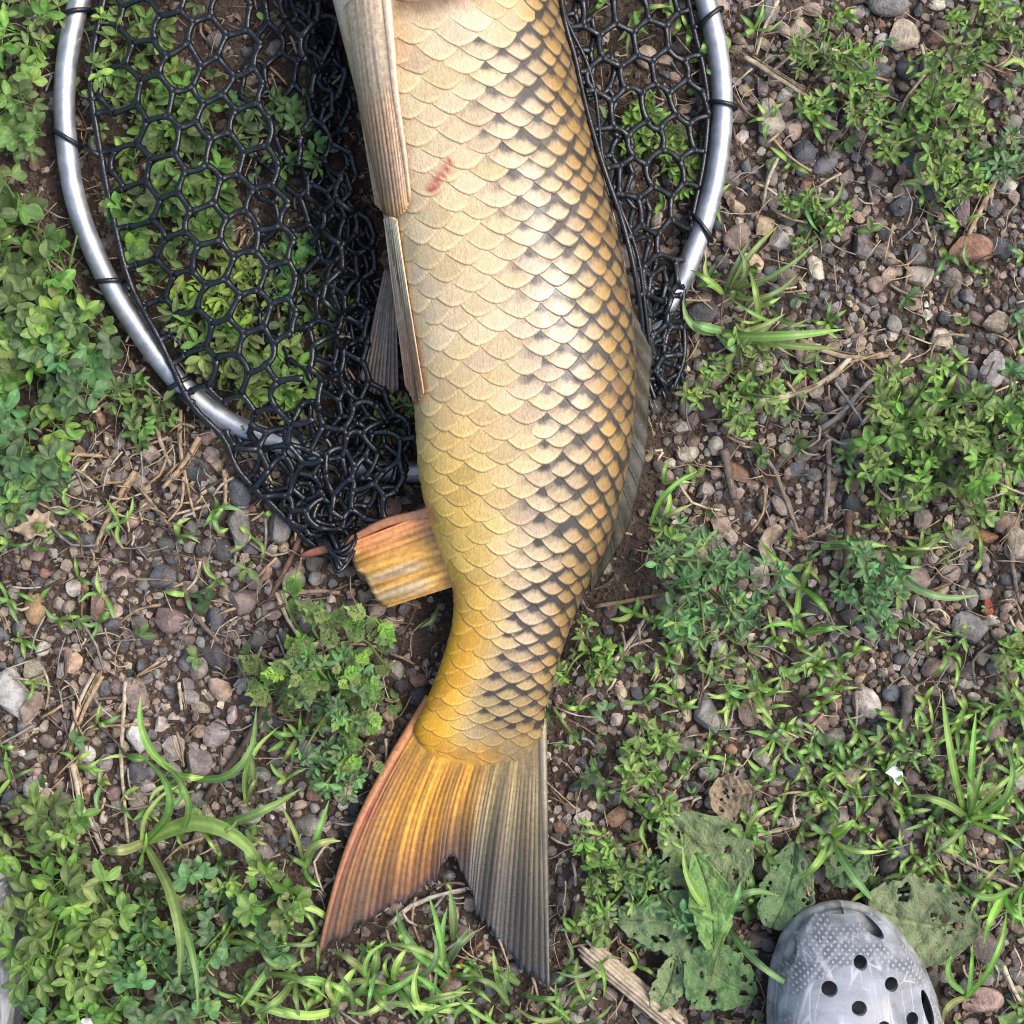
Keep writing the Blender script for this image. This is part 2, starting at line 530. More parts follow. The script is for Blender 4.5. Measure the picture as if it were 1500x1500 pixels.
FIN_IN = [shrink(P, 14) for P in FP]          # wholly hidden ground
FOUT = [shrink(P, -9) for P in FP]
CLOG_R = [(1112, 1520), (1118, 1420), (1138, 1355), (1170, 1322), (1215, 1306), (1265, 1314), (1312, 1345), (1346, 1400), (1368, 1455), (1378, 1520), (1380, 1800), (1110, 1800)]
CLOG_L = [(-260, 1800), (-250, 1400), (-180, 1215), (-90, 1190), (-20, 1220), (20, 1290), (36, 1400), (40, 1800)]


def under_fish(px, py):
    return inside(px, py, FIN_IN[0]) | inside(px, py, FIN_IN[1]) | inside(px, py, FIN_IN[2])


def near_fish(px, py):
    return inside(px, py, FOUT[0]) | inside(px, py, FOUT[1]) | inside(px, py, FOUT[2])


def in_clogs(px, py):
    return inside(px, py, CLOG_R) | inside(px, py, CLOG_L)

# ------------------------------------------------------------------ the carp
LIFT = 0.007                                           # it lies on the net, stones and stalks
NSTA = 190
Bp = np.array(BELLY, float); Kp = np.array(BACK, float); Tp = np.array(THICK, float) / 1000.0
ctrl = np.hstack([Bp, Kp, Tp[:, None]])
fine = cr(ctrl, NSTA)
hh = fine[:, 4] / 2
zc = hh + LIFT
# the outline one sees is a little above the widest level of the body
see = lambda a, b, z, h: np.array((*at(a, b, z + 0.4 * h)[:2], z))
Lw = np.array([see(a + 2, b, z, h) for a, b, z, h in zip(fine[:, 0], fine[:, 1], zc, hh)])
Rw = np.array([see(a - 4, b, z, h) for a, b, z, h in zip(fine[:, 2], fine[:, 3], zc, hh)])
Cw = (Lw + Rw) / 2; Ew = (Rw - Lw) / 2
sarc = np.concatenate([[0], np.cumsum(np.linalg.norm(np.diff(Cw[:, :2], axis=0), axis=1))])
pyc = (fine[:, 1] + fine[:, 3]) / 2
EXPN = 2 / 2.2


def body_pt(s, th):
    s = np.asarray(s, float); th = np.asarray(th, float)
    C = np.stack([np.interp(s, sarc, Cw[:, k]) for k in range(3)], -1)
    E = np.stack([np.interp(s, sarc, Ew[:, k]) for k in range(3)], -1)
    h = np.interp(s, sarc, hh)
    c = np.cos(th); sn = np.sin(th)
    ex = 2 / (2.15 - 0.22 * c)                       # fuller towards the belly, sloping towards the back
    cx = np.sign(c) * np.abs(c) ** ex
    cz = np.sign(sn) * np.abs(sn) ** ex * (1 - 0.10 * c)
    return C + E * cx[..., None] + np.stack([0 * h, 0 * h, h * cz], -1)


def body_n(s, th):
    a = body_pt(s + 1e-3, th) - body_pt(s - 1e-3, th)
    b = body_pt(s, th + 2e-2) - body_pt(s, th - 2e-2)
    n = np.cross(b, a)
    return n / (np.linalg.norm(n, axis=-1)[..., None] + 1e-12)


def lerp3(a, b, t):
    return np.asarray(a) + (np.asarray(b) - np.asarray(a)) * np.asarray(t)[..., None]


def ss(x, a, b):
    t = np.clip((np.asarray(x, float) - a) / (b - a), 0, 1)
    return t * t * (3 - 2 * t)


def pigment(P):
    """skin colour by place on the fish, with a painted sky sheen: P world points -> linear rgb, dark"""
    z = P[..., 2]
    k = S * (H - z) / H
    px = 750 + P[..., 0] / k; py = 750 - P[..., 1] / k
    # place across the body, 0 belly .. 1 back, from the nearest station
    d = (P[..., None, 0] - Cw[:, 0]) ** 2 + (P[..., None, 1] - Cw[:, 1]) ** 2
    i = d.argmin(-1)
    e = Ew[i]; q = ((P - Cw[i])[..., :2] * e[..., :2]).sum(-1) / (e[..., :2] ** 2).sum(-1) * 0.5 + 0.5
    q = q + 0.05 * (vnoise(px / 60, py / 60) - 0.5)
    st = np.stack([np.interp(q, [0, 0.1, 0.35, 0.6, 0.75, 0.87, 1.0], v) for v in
                   ([0.62, 0.60, 0.55, 0.50, 0.44, 0.35, 0.14], [0.49, 0.47, 0.43, 0.39, 0.33, 0.215, 0.095], [0.28, 0.27, 0.26, 0.25, 0.195, 0.072, 0.042])], -1)  # greyed, paler tones past mid flank paint in the sky's reflection
    # belly and tail root turn yellow, then orange
    y1 = ss(py, 470, 760) * (1 - ss(q, 0.12, 0.62))
    st = lerp3(st, (0.64, 0.41, 0.06), y1 * 0.85)
    y2 = ss(py, 800, 960) * (1 - ss(q, 0.10, 0.46))
    st = lerp3(st, (0.66, 0.33, 0.010), y2 * 0.95)
    y3 = ss(py, 880, 1060) * ss(q, 0.25, 0.55)
    st = lerp3(st, (0.30, 0.205, 0.075), y3 * 0.8)
    # bare skin behind the head
    hd = (1 - ss(py + 0.10 * (px - 560) + 14 * (vnoise(px / 9, py / 9) - 0.5), 8, 40)) * (1 - ss(px, 660, 720))
    st = lerp3(st, (0.17, 0.10, 0.05), hd * 0.95 * ss(px, 560, 585))
    st = lerp3(st, (0.68, 0.58, 0.43), hd * (1 - ss(px, 560, 580)))
    st = lerp3(st, (0.20, 0.13, 0.06), ss(-py, 30, 160) * ss(q, 0.35, 0.8))
    st = lerp3(st, (0.55, 0.30, 0.12), 0.6 * np.exp(-((px - 585) / 22) ** 2 - ((py - 60) / 40) ** 2))
    # flesh over the roots of the tail rays
    fl = ss(py + 0.12 * (px - 700) * (px > 700), 1078, 1112)
    tc = lerp3(np.broadcast_to(np.array((0.56, 0.28, 0.02)), st.shape), (0.20, 0.15, 0.062), ss(px, 690, 752))
    an_ = (px - 700) / np.maximum(py - 860, 60)
    tc = tc * (0.62 + 0.75 * vnoise(an_ * 46 + 7, py / 60))[..., None]
    st = lerp3(st, tc, fl * 0.85)
    # sores
    for (x0, y0, x1, y1_, w) in ((657, 240, 634, 276, 7.0), (662, 862, 668, 880, 5.0), (626, 742, 634, 760, 6.0)):
        t = np.clip(((px - x0) * (x1 - x0) + (py - y0) * (y1_ - y0)) / ((x1 - x0) ** 2 + (y1_ - y0) ** 2), 0, 1)
        dd = np.hypot(px - x0 - t * (x1 - x0), py - y0 - t * (y1_ - y0)) + 7 * (vnoise(px / 5, py / 5) - 0.5)
        st = lerp3(st, (0.32, 0.012, 0.03) if w == 7.0 else (0.55, 0.2, 0.08), (1 - ss(dd, w * 0.3, w * 1.4)) * 0.85)
    dk = ss(q + 0.04 * (vnoise(px / 40, py / 33) - 0.5), 0.33, 0.76)
    dk = np.maximum(dk * (1 - 0.0 * py), 0)
    dk = np.where(py > 850, np.maximum(dk, ss(q, 0.26, 0.62) * (1 - 0.7 * ss(py, 1040, 1090))), dk)
    return st, dk


carp = thing('carp', 'large golden carp with dark edged scales lying on its side on the black net', 'fish', at(775, 560, 0))
TH = np.linspace(0, 2 * PI, 72, endpoint=False)
G = np.stack([body_pt(np.full(72, s), TH) for s in sarc])
bm_ = MB()
pc, _ = pigment(G)
bm_.grid(G, pc, close=True)
n0 = NSTA * 72
bm_.f.append(tuple(range(72))[::-1]); bm_.f.append(tuple((NSTA - 1) * 72 + k for k in range(72)))
body = bm_.build('body', M['skin'], carp)
BODY_BVH = BVHTree.FromPolygons([tuple(v) for v in G.reshape(-1, 3)], [f for f in bm_.f if len(f) <= 4])


def body_z(px, py, dflt=None):
    """top of the body along the line of sight"""
    d = Vector(at(px, py, 0) - np.array((0, 0, H))); d.normalize()
    h = BODY_BVH.ray_cast(Vector((0, 0, H)), d)
    return h[0].z if h[0] is not None else dflt


# scales in an offset lattice, each a curved plate whose free edge lies over the next
tabs = []
for i, s in enumerate(sarc):
    t = np.linspace(-0.55, PI + 0.55, 160)
    p = body_pt(np.full(160, s), t)
    L = np.concatenate([[0], np.cumsum(np.linalg.norm(np.diff(p, axis=0), axis=1))])
    L = -(L - np.interp(PI / 2, t, L))              # positive towards the back
    tabs.append((L[::-1], t[::-1]))


def th_of(s, w):
    i = np.clip(np.searchsorted(sarc, s), 1, NSTA - 1)
    a, b = sarc[i - 1], sarc[i]; f = (s - a) / (b - a + 1e-12)
    t0 = np.interp(w, *tabs[i - 1]); t1 = np.interp(w, *tabs[i])
    return t0 + (t1 - t0) * min(max(f, 0), 1)


def s_of_py(y): return float(np.interp(y, pyc, sarc))


def pitch(s):
    y = np.interp(s, sarc, pyc)
    return S * 0.93 * float(np.interp(y, [-150, 0, 500, 800, 1000, 1110], [40, 40, 39, 34, 29.5, 24]))


def colw(s):
    y = np.interp(s, sarc, pyc)
    return S * 0.93 * float(np.interp(y, [-150, 0, 500, 800, 1000, 1110], [30.8, 30.8, 30.5, 28.5, 26.5, 24]))


AA = np.linspace(-1, 1, 11)
KW = {0: 0.0}; KD = {0: 1.0}                          # rows get narrower towards the back
for k in range(1, 20):
    st_ = 1.0 if k < 2 else max(0.66, 1 - 0.06 * (k - 1))
    KW[k] = KW[k - 1] + st_; KD[k] = st_
    KW[-k] = -float(k); KD[-k] = 1.0
scales = []
s = s_of_py(-120); row = 0
while s < s_of_py(1104):
    P, D0 = pitch(s), colw(s)
    for k in range(-16, 19):
        if (k + row) % 2: continue
        w0 = KW[k] * D0; D = D0 * (KD[k] + KD.get(k + 1, 0.62)) / 2
        t0 = th_of(s, w0)
        if t0 < -0.30 or t0 > PI + 0.30: continue
        ctr = body_pt(np.array([s]), np.array([t0]))[0]
        cpx, cpy = to_px(*ctr)
        if cpy + 0.10 * (cpx - 560) < 26 and cpx < 690: continue       # bare skin at the shoulder
        if t0 > PI - 0.42 and cpy < 330: continue                    # bare breast
        js, jw, jt, jl = (random.gauss(0, 0.06) * P, random.gauss(0, 0.05) * D, random.gauss(0, 0.08), random.uniform(0.6, 1.35))
        jl *= 1 - 0.55 * float(ss(cpy, 650, 850) * ss(t0, 1.7, 2.5))
        if cpy > 1040: jl *= 0.4
        edge_small = 1.0 - 0.25 * ss(abs(t0 - PI / 2), 1.2, 1.75)
        rows_b = [-1.9, -1.2, -0.55, 0.0, 0.55, 0.88, 1.0]
        Wh = 1.14 * D * (1 + random.gauss(0, 0.03)); pw = random.uniform(1.6, 1.9)
        G2 = np.zeros((len(rows_b) + 1, len(AA), 3)); UV = np.zeros((len(rows_b) + 1, len(AA), 2))
        nb = len(rows_b) + 1
        SV = np.zeros((nb, len(AA))); WV = np.zeros_like(SV); OF = np.zeros_like(SV)
        for ai, a in enumerate(AA):
            u = a * 1.14
            ve = 1 - abs(u) ** pw + random.gauss(0, 0.025)
            for bi in range(nb):
                b = rows_b[min(bi, nb - 2)]
                v = -1.9 + (ve + 1.9) * (b + 1.9) / 2.9
                tt = max((v + 1.9) / 2.9, 0)
                y = v * P / 2; x = a * Wh
                SV[bi, ai] = s + js + y * math.cos(jt) + x * math.sin(jt)
                WV[bi, ai] = w0 + jw + x * math.cos(jt) - y * math.sin(jt)
                OF[bi, ai] = 0.0003 + 0.00055 * jl * tt ** 1.3 + 0.0004 * (1 - u * u) * tt - (0.0006 if bi == nb - 1 else 0)
                UV[bi, ai] = (u, v + (1 - abs(u) ** 1.75) - (1 - abs(u) ** pw))
        TV = np.array([th_of(p_, q_) for p_, q_ in zip(SV.ravel(), WV.ravel())]).reshape(SV.shape)
        G2 = body_pt(SV, TV) + body_n(SV, TV) * OF[..., None]
        c, d = pigment(G2)
        c = c * (1 + random.gauss(0, 0.09)) * np.array((1, 1 + random.gauss(0, 0.015), 1 + random.gauss(0, 0.05)))
        d = d * (1 - 0.8 * float(ss(cpy, 1060, 1095)))
        if t0 > PI - 0.5: c = lerp3(c, c * 0.93, np.ones(c.shape[:2]))
        inframe = (0 < cpx < 1500) and cpy > -20
        vis = max(0.0, math.sin(t0)) if inframe else -1
        if cpy < 62 and cpx < 770: d = d * 0
        scales.append((vis * P * D, G2, c, UV, np.clip(d * random.uniform(0.8, 1.12), 0, 1)))
    s += P / 2; row += 1
scales.sort(key=lambda q: -q[0])
print('scales', len(scales))
rest = MB()
for i, (vz, G2, c, UV, d) in enumerate(scales):
    if i < 300:
        b = MB(); b.grid(G2, np.clip(c, 0, 1), UV, d); b.build('scale', M['scale'], carp)
    else:
        rest.grid(G2, np.clip(c, 0, 1), UV, d)
if rest.n:
    ro = rest.build('edge_scales', M['scale'], carp); tag(ro, kind='stuff')


def make_fin(name, base, margin, nray, colfn, zfn, ray_r=0.0009, parent=None, jag=4.0, curve=None, grid_v=26, label=None, raycol=None, branch=True, amp=0.0005, edges=(), deep=0.5, cpow=1.5, fade=(-1, -0.5), tone=(0.72, 1.25), rayk=1.3):
    """membrane between base and margin curves (pixels), with its rays as pieces of their own"""
    nu = nray * 8 + 1
    rt = [random.uniform(*tone) for _ in range(nray + 2)]
    sd_ = random.uniform(0, 50)
    Bc = cr(base, nu); Mc = cr(margin, nu)
    us = np.linspace(0, 1, nu); vs = np.linspace(0, 1, grid_v)
    G = np.zeros((grid_v, nu, 3)); C = np.zeros((grid_v, nu, 3))

    def pt(u, v, lift=0.0):
        b = np.array([np.interp(u, us, Bc[:, k]) for k in range(2)]); m = np.array([np.interp(u, us, Mc[:, k]) for k in range(2)])
        p = b + (m - b) * v
        if curve: p = p + np.array(curve) * math.sin(PI * v) * (1 - u) ** cpow
        z = zfn(p[0], p[1], u, v) + lift
        return at(p[0], p[1], z), p
    for j, u in enumerate(us):
        jg = jag * (vnoise(u * nray * 0.6, 3.3) - 0.3) + jag * 0.8 * (vnoise(u * nray * 2.2, 7.7) - 0.4)
        L = np.linalg.norm(Mc[j] - Bc[j]) + 1e-6
        for i, v in enumerate(vs):
            vv = v * (1 - jg / L)
            rid = 0.5 + (0.5 * math.cos(2 * PI * (u + 0.5 / nray * (vnoise(u * nray * 0.3, 9 + sd_) - 0.5) * 2) * nray * (1 if v < 0.5 else 1))) * float(ss(v, fade[0], fade[1]))
            q, p = pt(u, vv, amp * rid)
            G[i, j] = q
            C[i, j] = np.asarray(colfn(u, v, p)) * (deep + (1.12 - deep) * rid) * rt[int(u * nray)] * (0.6 + 0.8 * vnoise(u * nray * 2.3 + sd_, v * 3)) * (0.78 + 0.44 * vnoise(u * nray * 0.45 + sd_, v * 2.2))
    o = MB(); o.grid(G, np.clip(C, 0, 1))
    fo = o.build(name, M['fin'], parent)
    if label: fo['label'] = label
    sol = fo.modifiers.new('thickness', 'SOLIDIFY'); sol.thickness = 0.0008; sol.offset = -1
    for r in range(nray):
        u0 = (r + 0.5 + random.gauss(0, 0.16)) / nray; du = 1 / nray
        m = MB()
        lines = [([(u0, v) for v in np.linspace(0, 0.5, 9)], 1.0, 0.8)]
        ends = random.uniform(0.9, 0.99)
        if branch:
            for sg in (-1, 1):
                lines.append(([(u0 + sg * du * 0.23 * min(1, (v - 0.45) / 0.25), v) for v in np.linspace(0.45, ends, 10)], 0.7, 0.4))
        else:
            lines.append(([(u0, v) for v in np.linspace(0.48, ends, 8)], 0.8, 0.4))
        for ln, r0, r1 in lines:
            P = np.array([pt(np.clip(u, 0, 1), v, 0.0004)[0] for u, v in ln])
            cc = np.array([np.asarray((raycol or colfn)(u, v, pt(np.clip(u, 0, 1), v)[1])) for u, v in ln])
            cc = cc * (rayk * rt[r] ** 0.5 + random.gauss(0, 0.16)) + 0.012
            m.tube(P, np.linspace(r0, r1, len(P)) * ray_r * np.array([0.15 + 0.85 * float(ss(v, fade[0], fade[1])) for _, v in ln]), np.clip(cc, 0, 1), 5, 0.8)
        m.build('fin_ray', M['ray'], fo)
    for (u, r0, r1, c0, c1) in edges:
        m = MB(); t_ = np.linspace(0, 1, 26)
        m.tube(np.array([pt(u, v, 0.0004)[0] for v in t_]), np.linspace(r0, r1, 26), lerp3(np.array(c0), np.array(c1), t_), 8, 0.7)
        m.build('leading_ray', M['ray'], fo)
    return fo


def tail_col(u, v, p):
    lf = lerp3((0.36, 0.13, 0.045), (0.55, 0.26, 0.02), ss(u, 0.0, 0.16))
    lf = lerp3(lf, (0.19, 0.085, 0.030), ss(v, 0.42, 0.95))
    rt = lerp3((0.27, 0.205, 0.085), (0.055, 0.048, 0.034), ss(v, 0.12, 0.8))
    c = lerp3(lf, rt, ss(u + 0.10 * (v - 0.3), 0.48, 0.68))
    c = lerp3(c, (0.62, 0.34, 0.03), (1 - ss(v, 0, 0.3)) * (1 - ss(u, 0.35, 0.7)) * 0.8)
    c = lerp3(c, lerp3((0.62, 0.33, 0.02), (0.30, 0.215, 0.085), ss(u, 0.35, 0.7)), 1 - ss(v, 0.08, 0.26))
    c = lerp3(c, (0.03, 0.034, 0.05), ss(v, 0.93, 1.0) * 0.8)
    dd = math.hypot(p[0] - 536, p[1] - 1190)
    c = lerp3(c, (0.33, 0.02, 0.04), (1 - ss(dd, 4, 13)) * 0.9)
    return c


def tail_z(px, py, u, v):
    z0 = 0.0165 + 0.0045 * (vnoise(u * 12 + 2, 1.7) - 0.5) * ss(v, 0.15, 0.55) * (1 - 0.3 * v)
    return float(z0 - 0.004 * v + 0.0022 * math.sin(u * 9 + v * 3) * v + 0.003 * v * abs(u - 0.5))


make_fin('tail_fin', [(630, 1022), (640, 1048), (668, 1072), (705, 1086), (745, 1086), (778, 1070), (794, 1052)],
         [(468, 1396), (486, 1386), (520, 1366), (556, 1342), (596, 1322), (632, 1300), (650, 1270), (664, 1264), (684, 1288), (700, 1338), (728, 1382), (762, 1416), (803, 1452)],
         40, tail_col, tail_z, 0.00055, carp, jag=17, curve=(-27, 4), grid_v=40, deep=0.55, amp=0.00028, tone=(0.55, 1.35), rayk=1.15, fade=(0.12, 0.34),
         edges=((0.0, 0.0034, 0.0012, (0.50, 0.21, 0.07), (0.24, 0.10, 0.06)), (1.0, 0.0030, 0.0011, (0.26, 0.22, 0.14), (0.07, 0.065, 0.055))))

def anal_col(u, v, p):
    c = lerp3((0.68, 0.28, 0.11), (0.72, 0.39, 0.075), ss(u, 0.0, 0.45))
    c = lerp3(c, (0.55, 0.50, 0.36), 0.75 * (0.5 + 0.5 * math.sin(u * 23 + v * 2)) * ss(u, 0.3, 0.6) * ss(v, 0.15, 0.5))
    return lerp3(c, (0.68, 0.48, 0.20), ss(v, 0.85, 1) * 0.6)


anal_z = lambda px, py, u, v: 0.038 * (1 - v) + 0.024 * v + 0.003 * math.sin(v * 3) + 0.0018 * math.sin(u * 17 + 1.5 * v) * (0.3 + v)
make_fin('anal_fin', [(634, 748), (642, 778), (655, 815), (668, 858)], [(511, 796), (518, 826), (536, 852), (552, 880), (566, 891)], 11, anal_col, anal_z, 0.0008, carp, jag=4, grid_v=22, amp=0.0006, deep=0.78, tone=(0.85, 1.12), rayk=1.1)
m = MB(); q = cr([(634, 750), (605, 756), (560, 768), (512, 793), (470, 806), (440, 814)], 26)
cc = np.array([lerp3((0.52, 0.24, 0.11), (0.30, 0.10, 0.06), np.array(i / 25)) for i in range(26)])
m.tube(np.array([at(a, b, 0.040 - 0.022 * i / 25) for i, (a, b) in enumerate(q)]), np.interp(np.arange(26), [0, 3, 18, 23, 25], [0.0042, 0.0032, 0.0030, 0.0026, 0.0008]), cc, 8, 0.75)
sp_ = m.build('fin_spine', M['ray'], carp); sp_['label'] = 'reddish serrated spine of the anal fin, tip caught in the net'


def pec_col(u, v, p):
    c = lerp3((0.70, 0.55, 0.37), (0.62, 0.39, 0.21), ss(v, 0.3, 0.65))
    c = lerp3(c, (0.30, 0.25, 0.22), ss(v, 0.5, 0.8) * 0.3 * (1 - ss(v, 0.88, 0.97)))
    return lerp3(c, (0.58, 0.33, 0.14), ss(v, 0.86, 1.0) * 0.9)


def pec_z(px, py, u, v):
    b = body_z(px, py, 0.052)
    return max(b + 0.0028 + 0.0014 * math.sin(PI * u), 0.056 - 0.010 * v - 0.008 * (1 - u) ** 2)


make_fin('pectoral_fin', [(506, 8), (524, -8), (546, -18), (567, -20)], [(551, 300), (562, 312), (578, 318), (592, 312), (600, 296)], 12, pec_col, pec_z, 0.00095, carp, jag=2,
         curve=(-2, 0), grid_v=34, branch=False, amp=0.0008, deep=0.66, fade=(0.36, 0.68), tone=(0.85, 1.15), rayk=1.2)
m = MB(); q = cr([(563, -30), (567, 8), (573, 70), (580, 140), (591, 215), (601, 296)], 22)
m.tube(np.array([at(a, b, pec_z(a, b, 1, i / 21) + 0.001) for i, (a, b) in enumerate(q)]), np.linspace(0.0030, 0.0012, 22), np.array([lerp3((0.66, 0.52, 0.36), (0.46, 0.28, 0.16), np.array(i / 21)) for i in range(22)]), 8, 0.7)
m.build('leading_ray', M['ray'], carp)


def pel_col(u, v, p):
    return lerp3((0.64, 0.50, 0.33), (0.46, 0.26, 0.15), ss(v, 0.2, 1.0))


pel_z = lambda px, py, u, v: max((body_z(px, py, 0.045) + 0.0052), 0.05 - 0.006 * v)
make_fin('pelvic_fin', [(564, 322), (572, 317), (581, 322)], [(594, 566), (610, 592), (622, 576)], 7, pel_col, pel_z, 0.0012, carp, jag=2, curve=(0, 0), grid_v=26, branch=False, amp=0.0006, deep=0.75, tone=(0.85, 1.15))
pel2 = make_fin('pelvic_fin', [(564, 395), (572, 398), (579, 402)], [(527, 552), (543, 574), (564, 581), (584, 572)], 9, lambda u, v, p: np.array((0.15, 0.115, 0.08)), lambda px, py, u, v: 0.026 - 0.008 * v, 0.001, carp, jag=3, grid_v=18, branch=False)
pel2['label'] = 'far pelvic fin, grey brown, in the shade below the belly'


def dor_col(u, v, p):
    return lerp3((0.045, 0.038, 0.026), (0.07, 0.062, 0.046), np.array(v))


def dor_z(px, py, u, v):
    return 0.050 * (1 - ss(u, 0.6, 1.0)) + 0.034 * ss(u, 0.6, 1.0) - 0.012 * v


make_fin('dorsal_fin', [(850, 130), (884, 262), (908, 360), (924, 455), (929, 545), (923, 632), (909, 710), (891, 776), (866, 830)],
         [(880, 160), (926, 300), (951, 405), (957, 500), (951, 585), (948, 660), (935, 722), (913, 792), (866, 868)], 20, dor_col, dor_z, 0.0008, carp, jag=3, grid_v=12, branch=False)
# head, out of the picture: eye and gill cover edge
m = MB()
ez = body_z(610, -330, 0.07)
uu, vv = np.meshgrid(np.linspace(0.001, PI - 0.001, 12), np.linspace(0, 2 * PI, 17), indexing='ij')
E0 = at(612, -330, ez - 0.002)
m.grid(E0 + 0.0075 * np.stack([np.sin(uu) * np.cos(vv), np.sin(uu) * np.sin(vv), np.cos(uu) * 0.8], -1), lerp3((0.006, 0.006, 0.006), (0.42, 0.26, 0.06), ss(uu, 0.5, 0.75)))
m.build('eye', M['skin'], carp)
m = MB(); q = cr([(500, -150), (530, -60), (580, -8), (640, -12), (690, -70), (700, -150)], 40)
m.tube(np.array([at(a, b, body_z(a, b, 0.05) + 0.0002) for a, b in q]), 0.003, (0.30, 0.19, 0.09), 8, 0.6); m.build('gill_cover', M['skin'], carp)
# ------------------------------------------------------------------ landing net: hoop, rubber bag, lashings
net = thing('landing_net', 'landing net of black rubber mesh on a silver aluminium hoop under the carp', 'net', at(500, 300, 0))
HOOP = [(330, -420), (220, -240), (150, -110), (116, 0), (98, 90), (95, 180), (110, 290), (148, 392), (200, 480), (262, 560), (330, 615), (400, 645), (470, 668), (570, 690), (690, 676),
        (820, 585), (920, 510), (985, 435), (1022, 350), (1047, 262), (1058, 172), (1053, 85), (1033, 0), (990, -110), (915, -240), (800, -420)]
hp = cr(HOOP, 220)
hz = 0.0125 + 0.002 * np.sin(np.linspace(0, 9, 220))
hmask = np.exp(-((hp[:, 0] - 760) / 200) ** 2) * (hp[:, 1] > 400)
hz = hz - 0.004 * hmask - 0.005 * ss(hp[:, 0], 430, 500) * (hp[:, 1] > 500)
HP = np.array([at(a, b, z) for (a, b), z in zip(hp, hz)])
m = MB(); m.tube(HP, 0.0068, (1, 1, 1), 20); m.build('hoop', M['alu'], net)


def hexnet(poly, a, rot, ox, oy, warp, zfn, mb, sx=1.0, sy=1.0, jit=2.0, rim=None, rad=0.0021, reach=34, drop=0.0):
    """a hexagonal net: nodes in pixels, clipped to poly, warped and lifted"""
    w = a * math.sqrt(3)
    P = np.array(poly, float); cx, cy = P.mean(0)
    R = np.abs(P - (cx, cy)).max() * 1.6
    nodes = {}; edges = set(); ca, sa = math.cos(rot), math.sin(rot)

    def key(x, y): return (round(x / (a * 0.2)), round(y / (a * 0.2)))

    def node(x, y):
        k = key(x, y)
        for dx in (-1, 0, 1):
            for dy in (-1, 0, 1):
                if (k[0] + dx, k[1] + dy) in nodes: return (k[0] + dx, k[1] + dy)
        nodes[k] = (x, y); return k
    n = int(R / (a * min(sx, sy))) + 2
    for r in range(-n, n):
        for c in range(-n, n):
            hx = (c + 0.5 * (r % 2)) * w; hy = r * 1.5 * a
            vs = [node(hx + a * math.cos(PI / 6 + k * PI / 3), hy + a * math.sin(PI / 6 + k * PI / 3)) for k in range(6)]
            for k in range(6): edges.add(tuple(sorted((vs[k], vs[(k + 1) % 6]))))
    pos = {}
    for k, (x, y) in nodes.items():
        x *= sx; y *= sy
        pos[k] = (cx + ox + x * ca - y * sa, cy + oy + x * sa + y * ca)
    ks = list(pos); A = np.array([pos[k] for k in ks])
    A = A + RNG.normal(0, jit, A.shape)
    ins = inside(A[:, 0], A[:, 1], poly)
    ok = {k: i for i, k in enumerate(ks)}
    deg = {}
    segs = []
    for e in sorted(edges):
        i, j = ok[e[0]], ok[e[1]]
        if ins[i] and ins[j]:
            if drop and random.random() < drop: continue
            segs.append((A[i], A[j])); deg[i] = deg.get(i, 0) + 1; deg[j] = deg.get(j, 0) + 1
    if rim is not None:
        rr = np.array(rim)
        for i, d in deg.items():
            if d < 3:
                dd = np.hypot(*(rr - A[i]).T); q = dd.argmin()
                if dd[q] < reach: segs.append((A[i], rr[q]))
    for p0, p1 in segs:
        t = np.linspace(0, 1, 6)
        L = np.linalg.norm(p1 - p0)
        nn = np.array((-(p1 - p0)[1], (p1 - p0)[0])) / (L + 1e-6)
        bow = random.gauss(0, 0.07) * L
        Q = p0 + (p1 - p0) * t[:, None] + nn * (bow * np.sin(PI * t))[:, None]
        W = np.array([warp(x, y) for x, y in Q])
        PP = np.array([at(x, y, zfn(x, y)) for x, y in W])
        rd = rad * (0.86 + 0.42 * np.abs(2 * t - 1) ** 2.2)
        mb.tube(PP, rd, (1, 1, 1), 6, 0.85)


def gz(px, py):
    x, y, _ = at(px, py); return float(gh(x, y))


netm = MB()
RIM = cr([(205, -150), (160, -40), (152, 0), (133, 110), (146, 215), (166, 320), (192, 418), (235, 500), (278, 588), (326, 640), (352, 692), (408, 748), (452, 792), (498, 826)], 150)


def zA(px, py):
    # stretched from the hoop over the plants up to the fold beside the fish
    d = np.hypot(*(RIM - (px, py)).T).min()
    z = 0.020 + 0.022 * ss(d, 5, 120) + 0.006 * ss(px, 330, 480) * (1 - ss(py, 520, 640))
    z = z - 0.012 * ss(py, 620, 820)
    return z + 0.004 * (vnoise(px / 70, py / 70) - 0.5)


def wA(px, py):
    # folds squeeze the cells towards the fish
    k = 18 * math.sin(py / 62.0 + px / 45) * ss(px, 360, 470)
    return px + 0.55 * k + 7 * (vnoise(px / 80, py / 80) - 0.5), py + 9 * (vnoise(px / 70 + 9, py / 60) - 0.5) + 0.35 * k


PA = [tuple(p + (9, 0)) for p in RIM] + [(520, 815), (505, 770), (470, 690), (455, 600), (455, 480), (448, 380), (430, 260), (410, 120), (395, 0), (385, -160)]
hexnet(PA, 30.5, 0.3, 0, 0, wA, zA, netm, 0.97, 1.12, 1.8, RIM)
netm.tube(np.array([at(a, b, zA(a, b)) for a, b in RIM]), 0.0019 + 0.0006 * np.sin(np.arange(150) * 0.9) ** 2, (1, 1, 1), 7, 0.9)

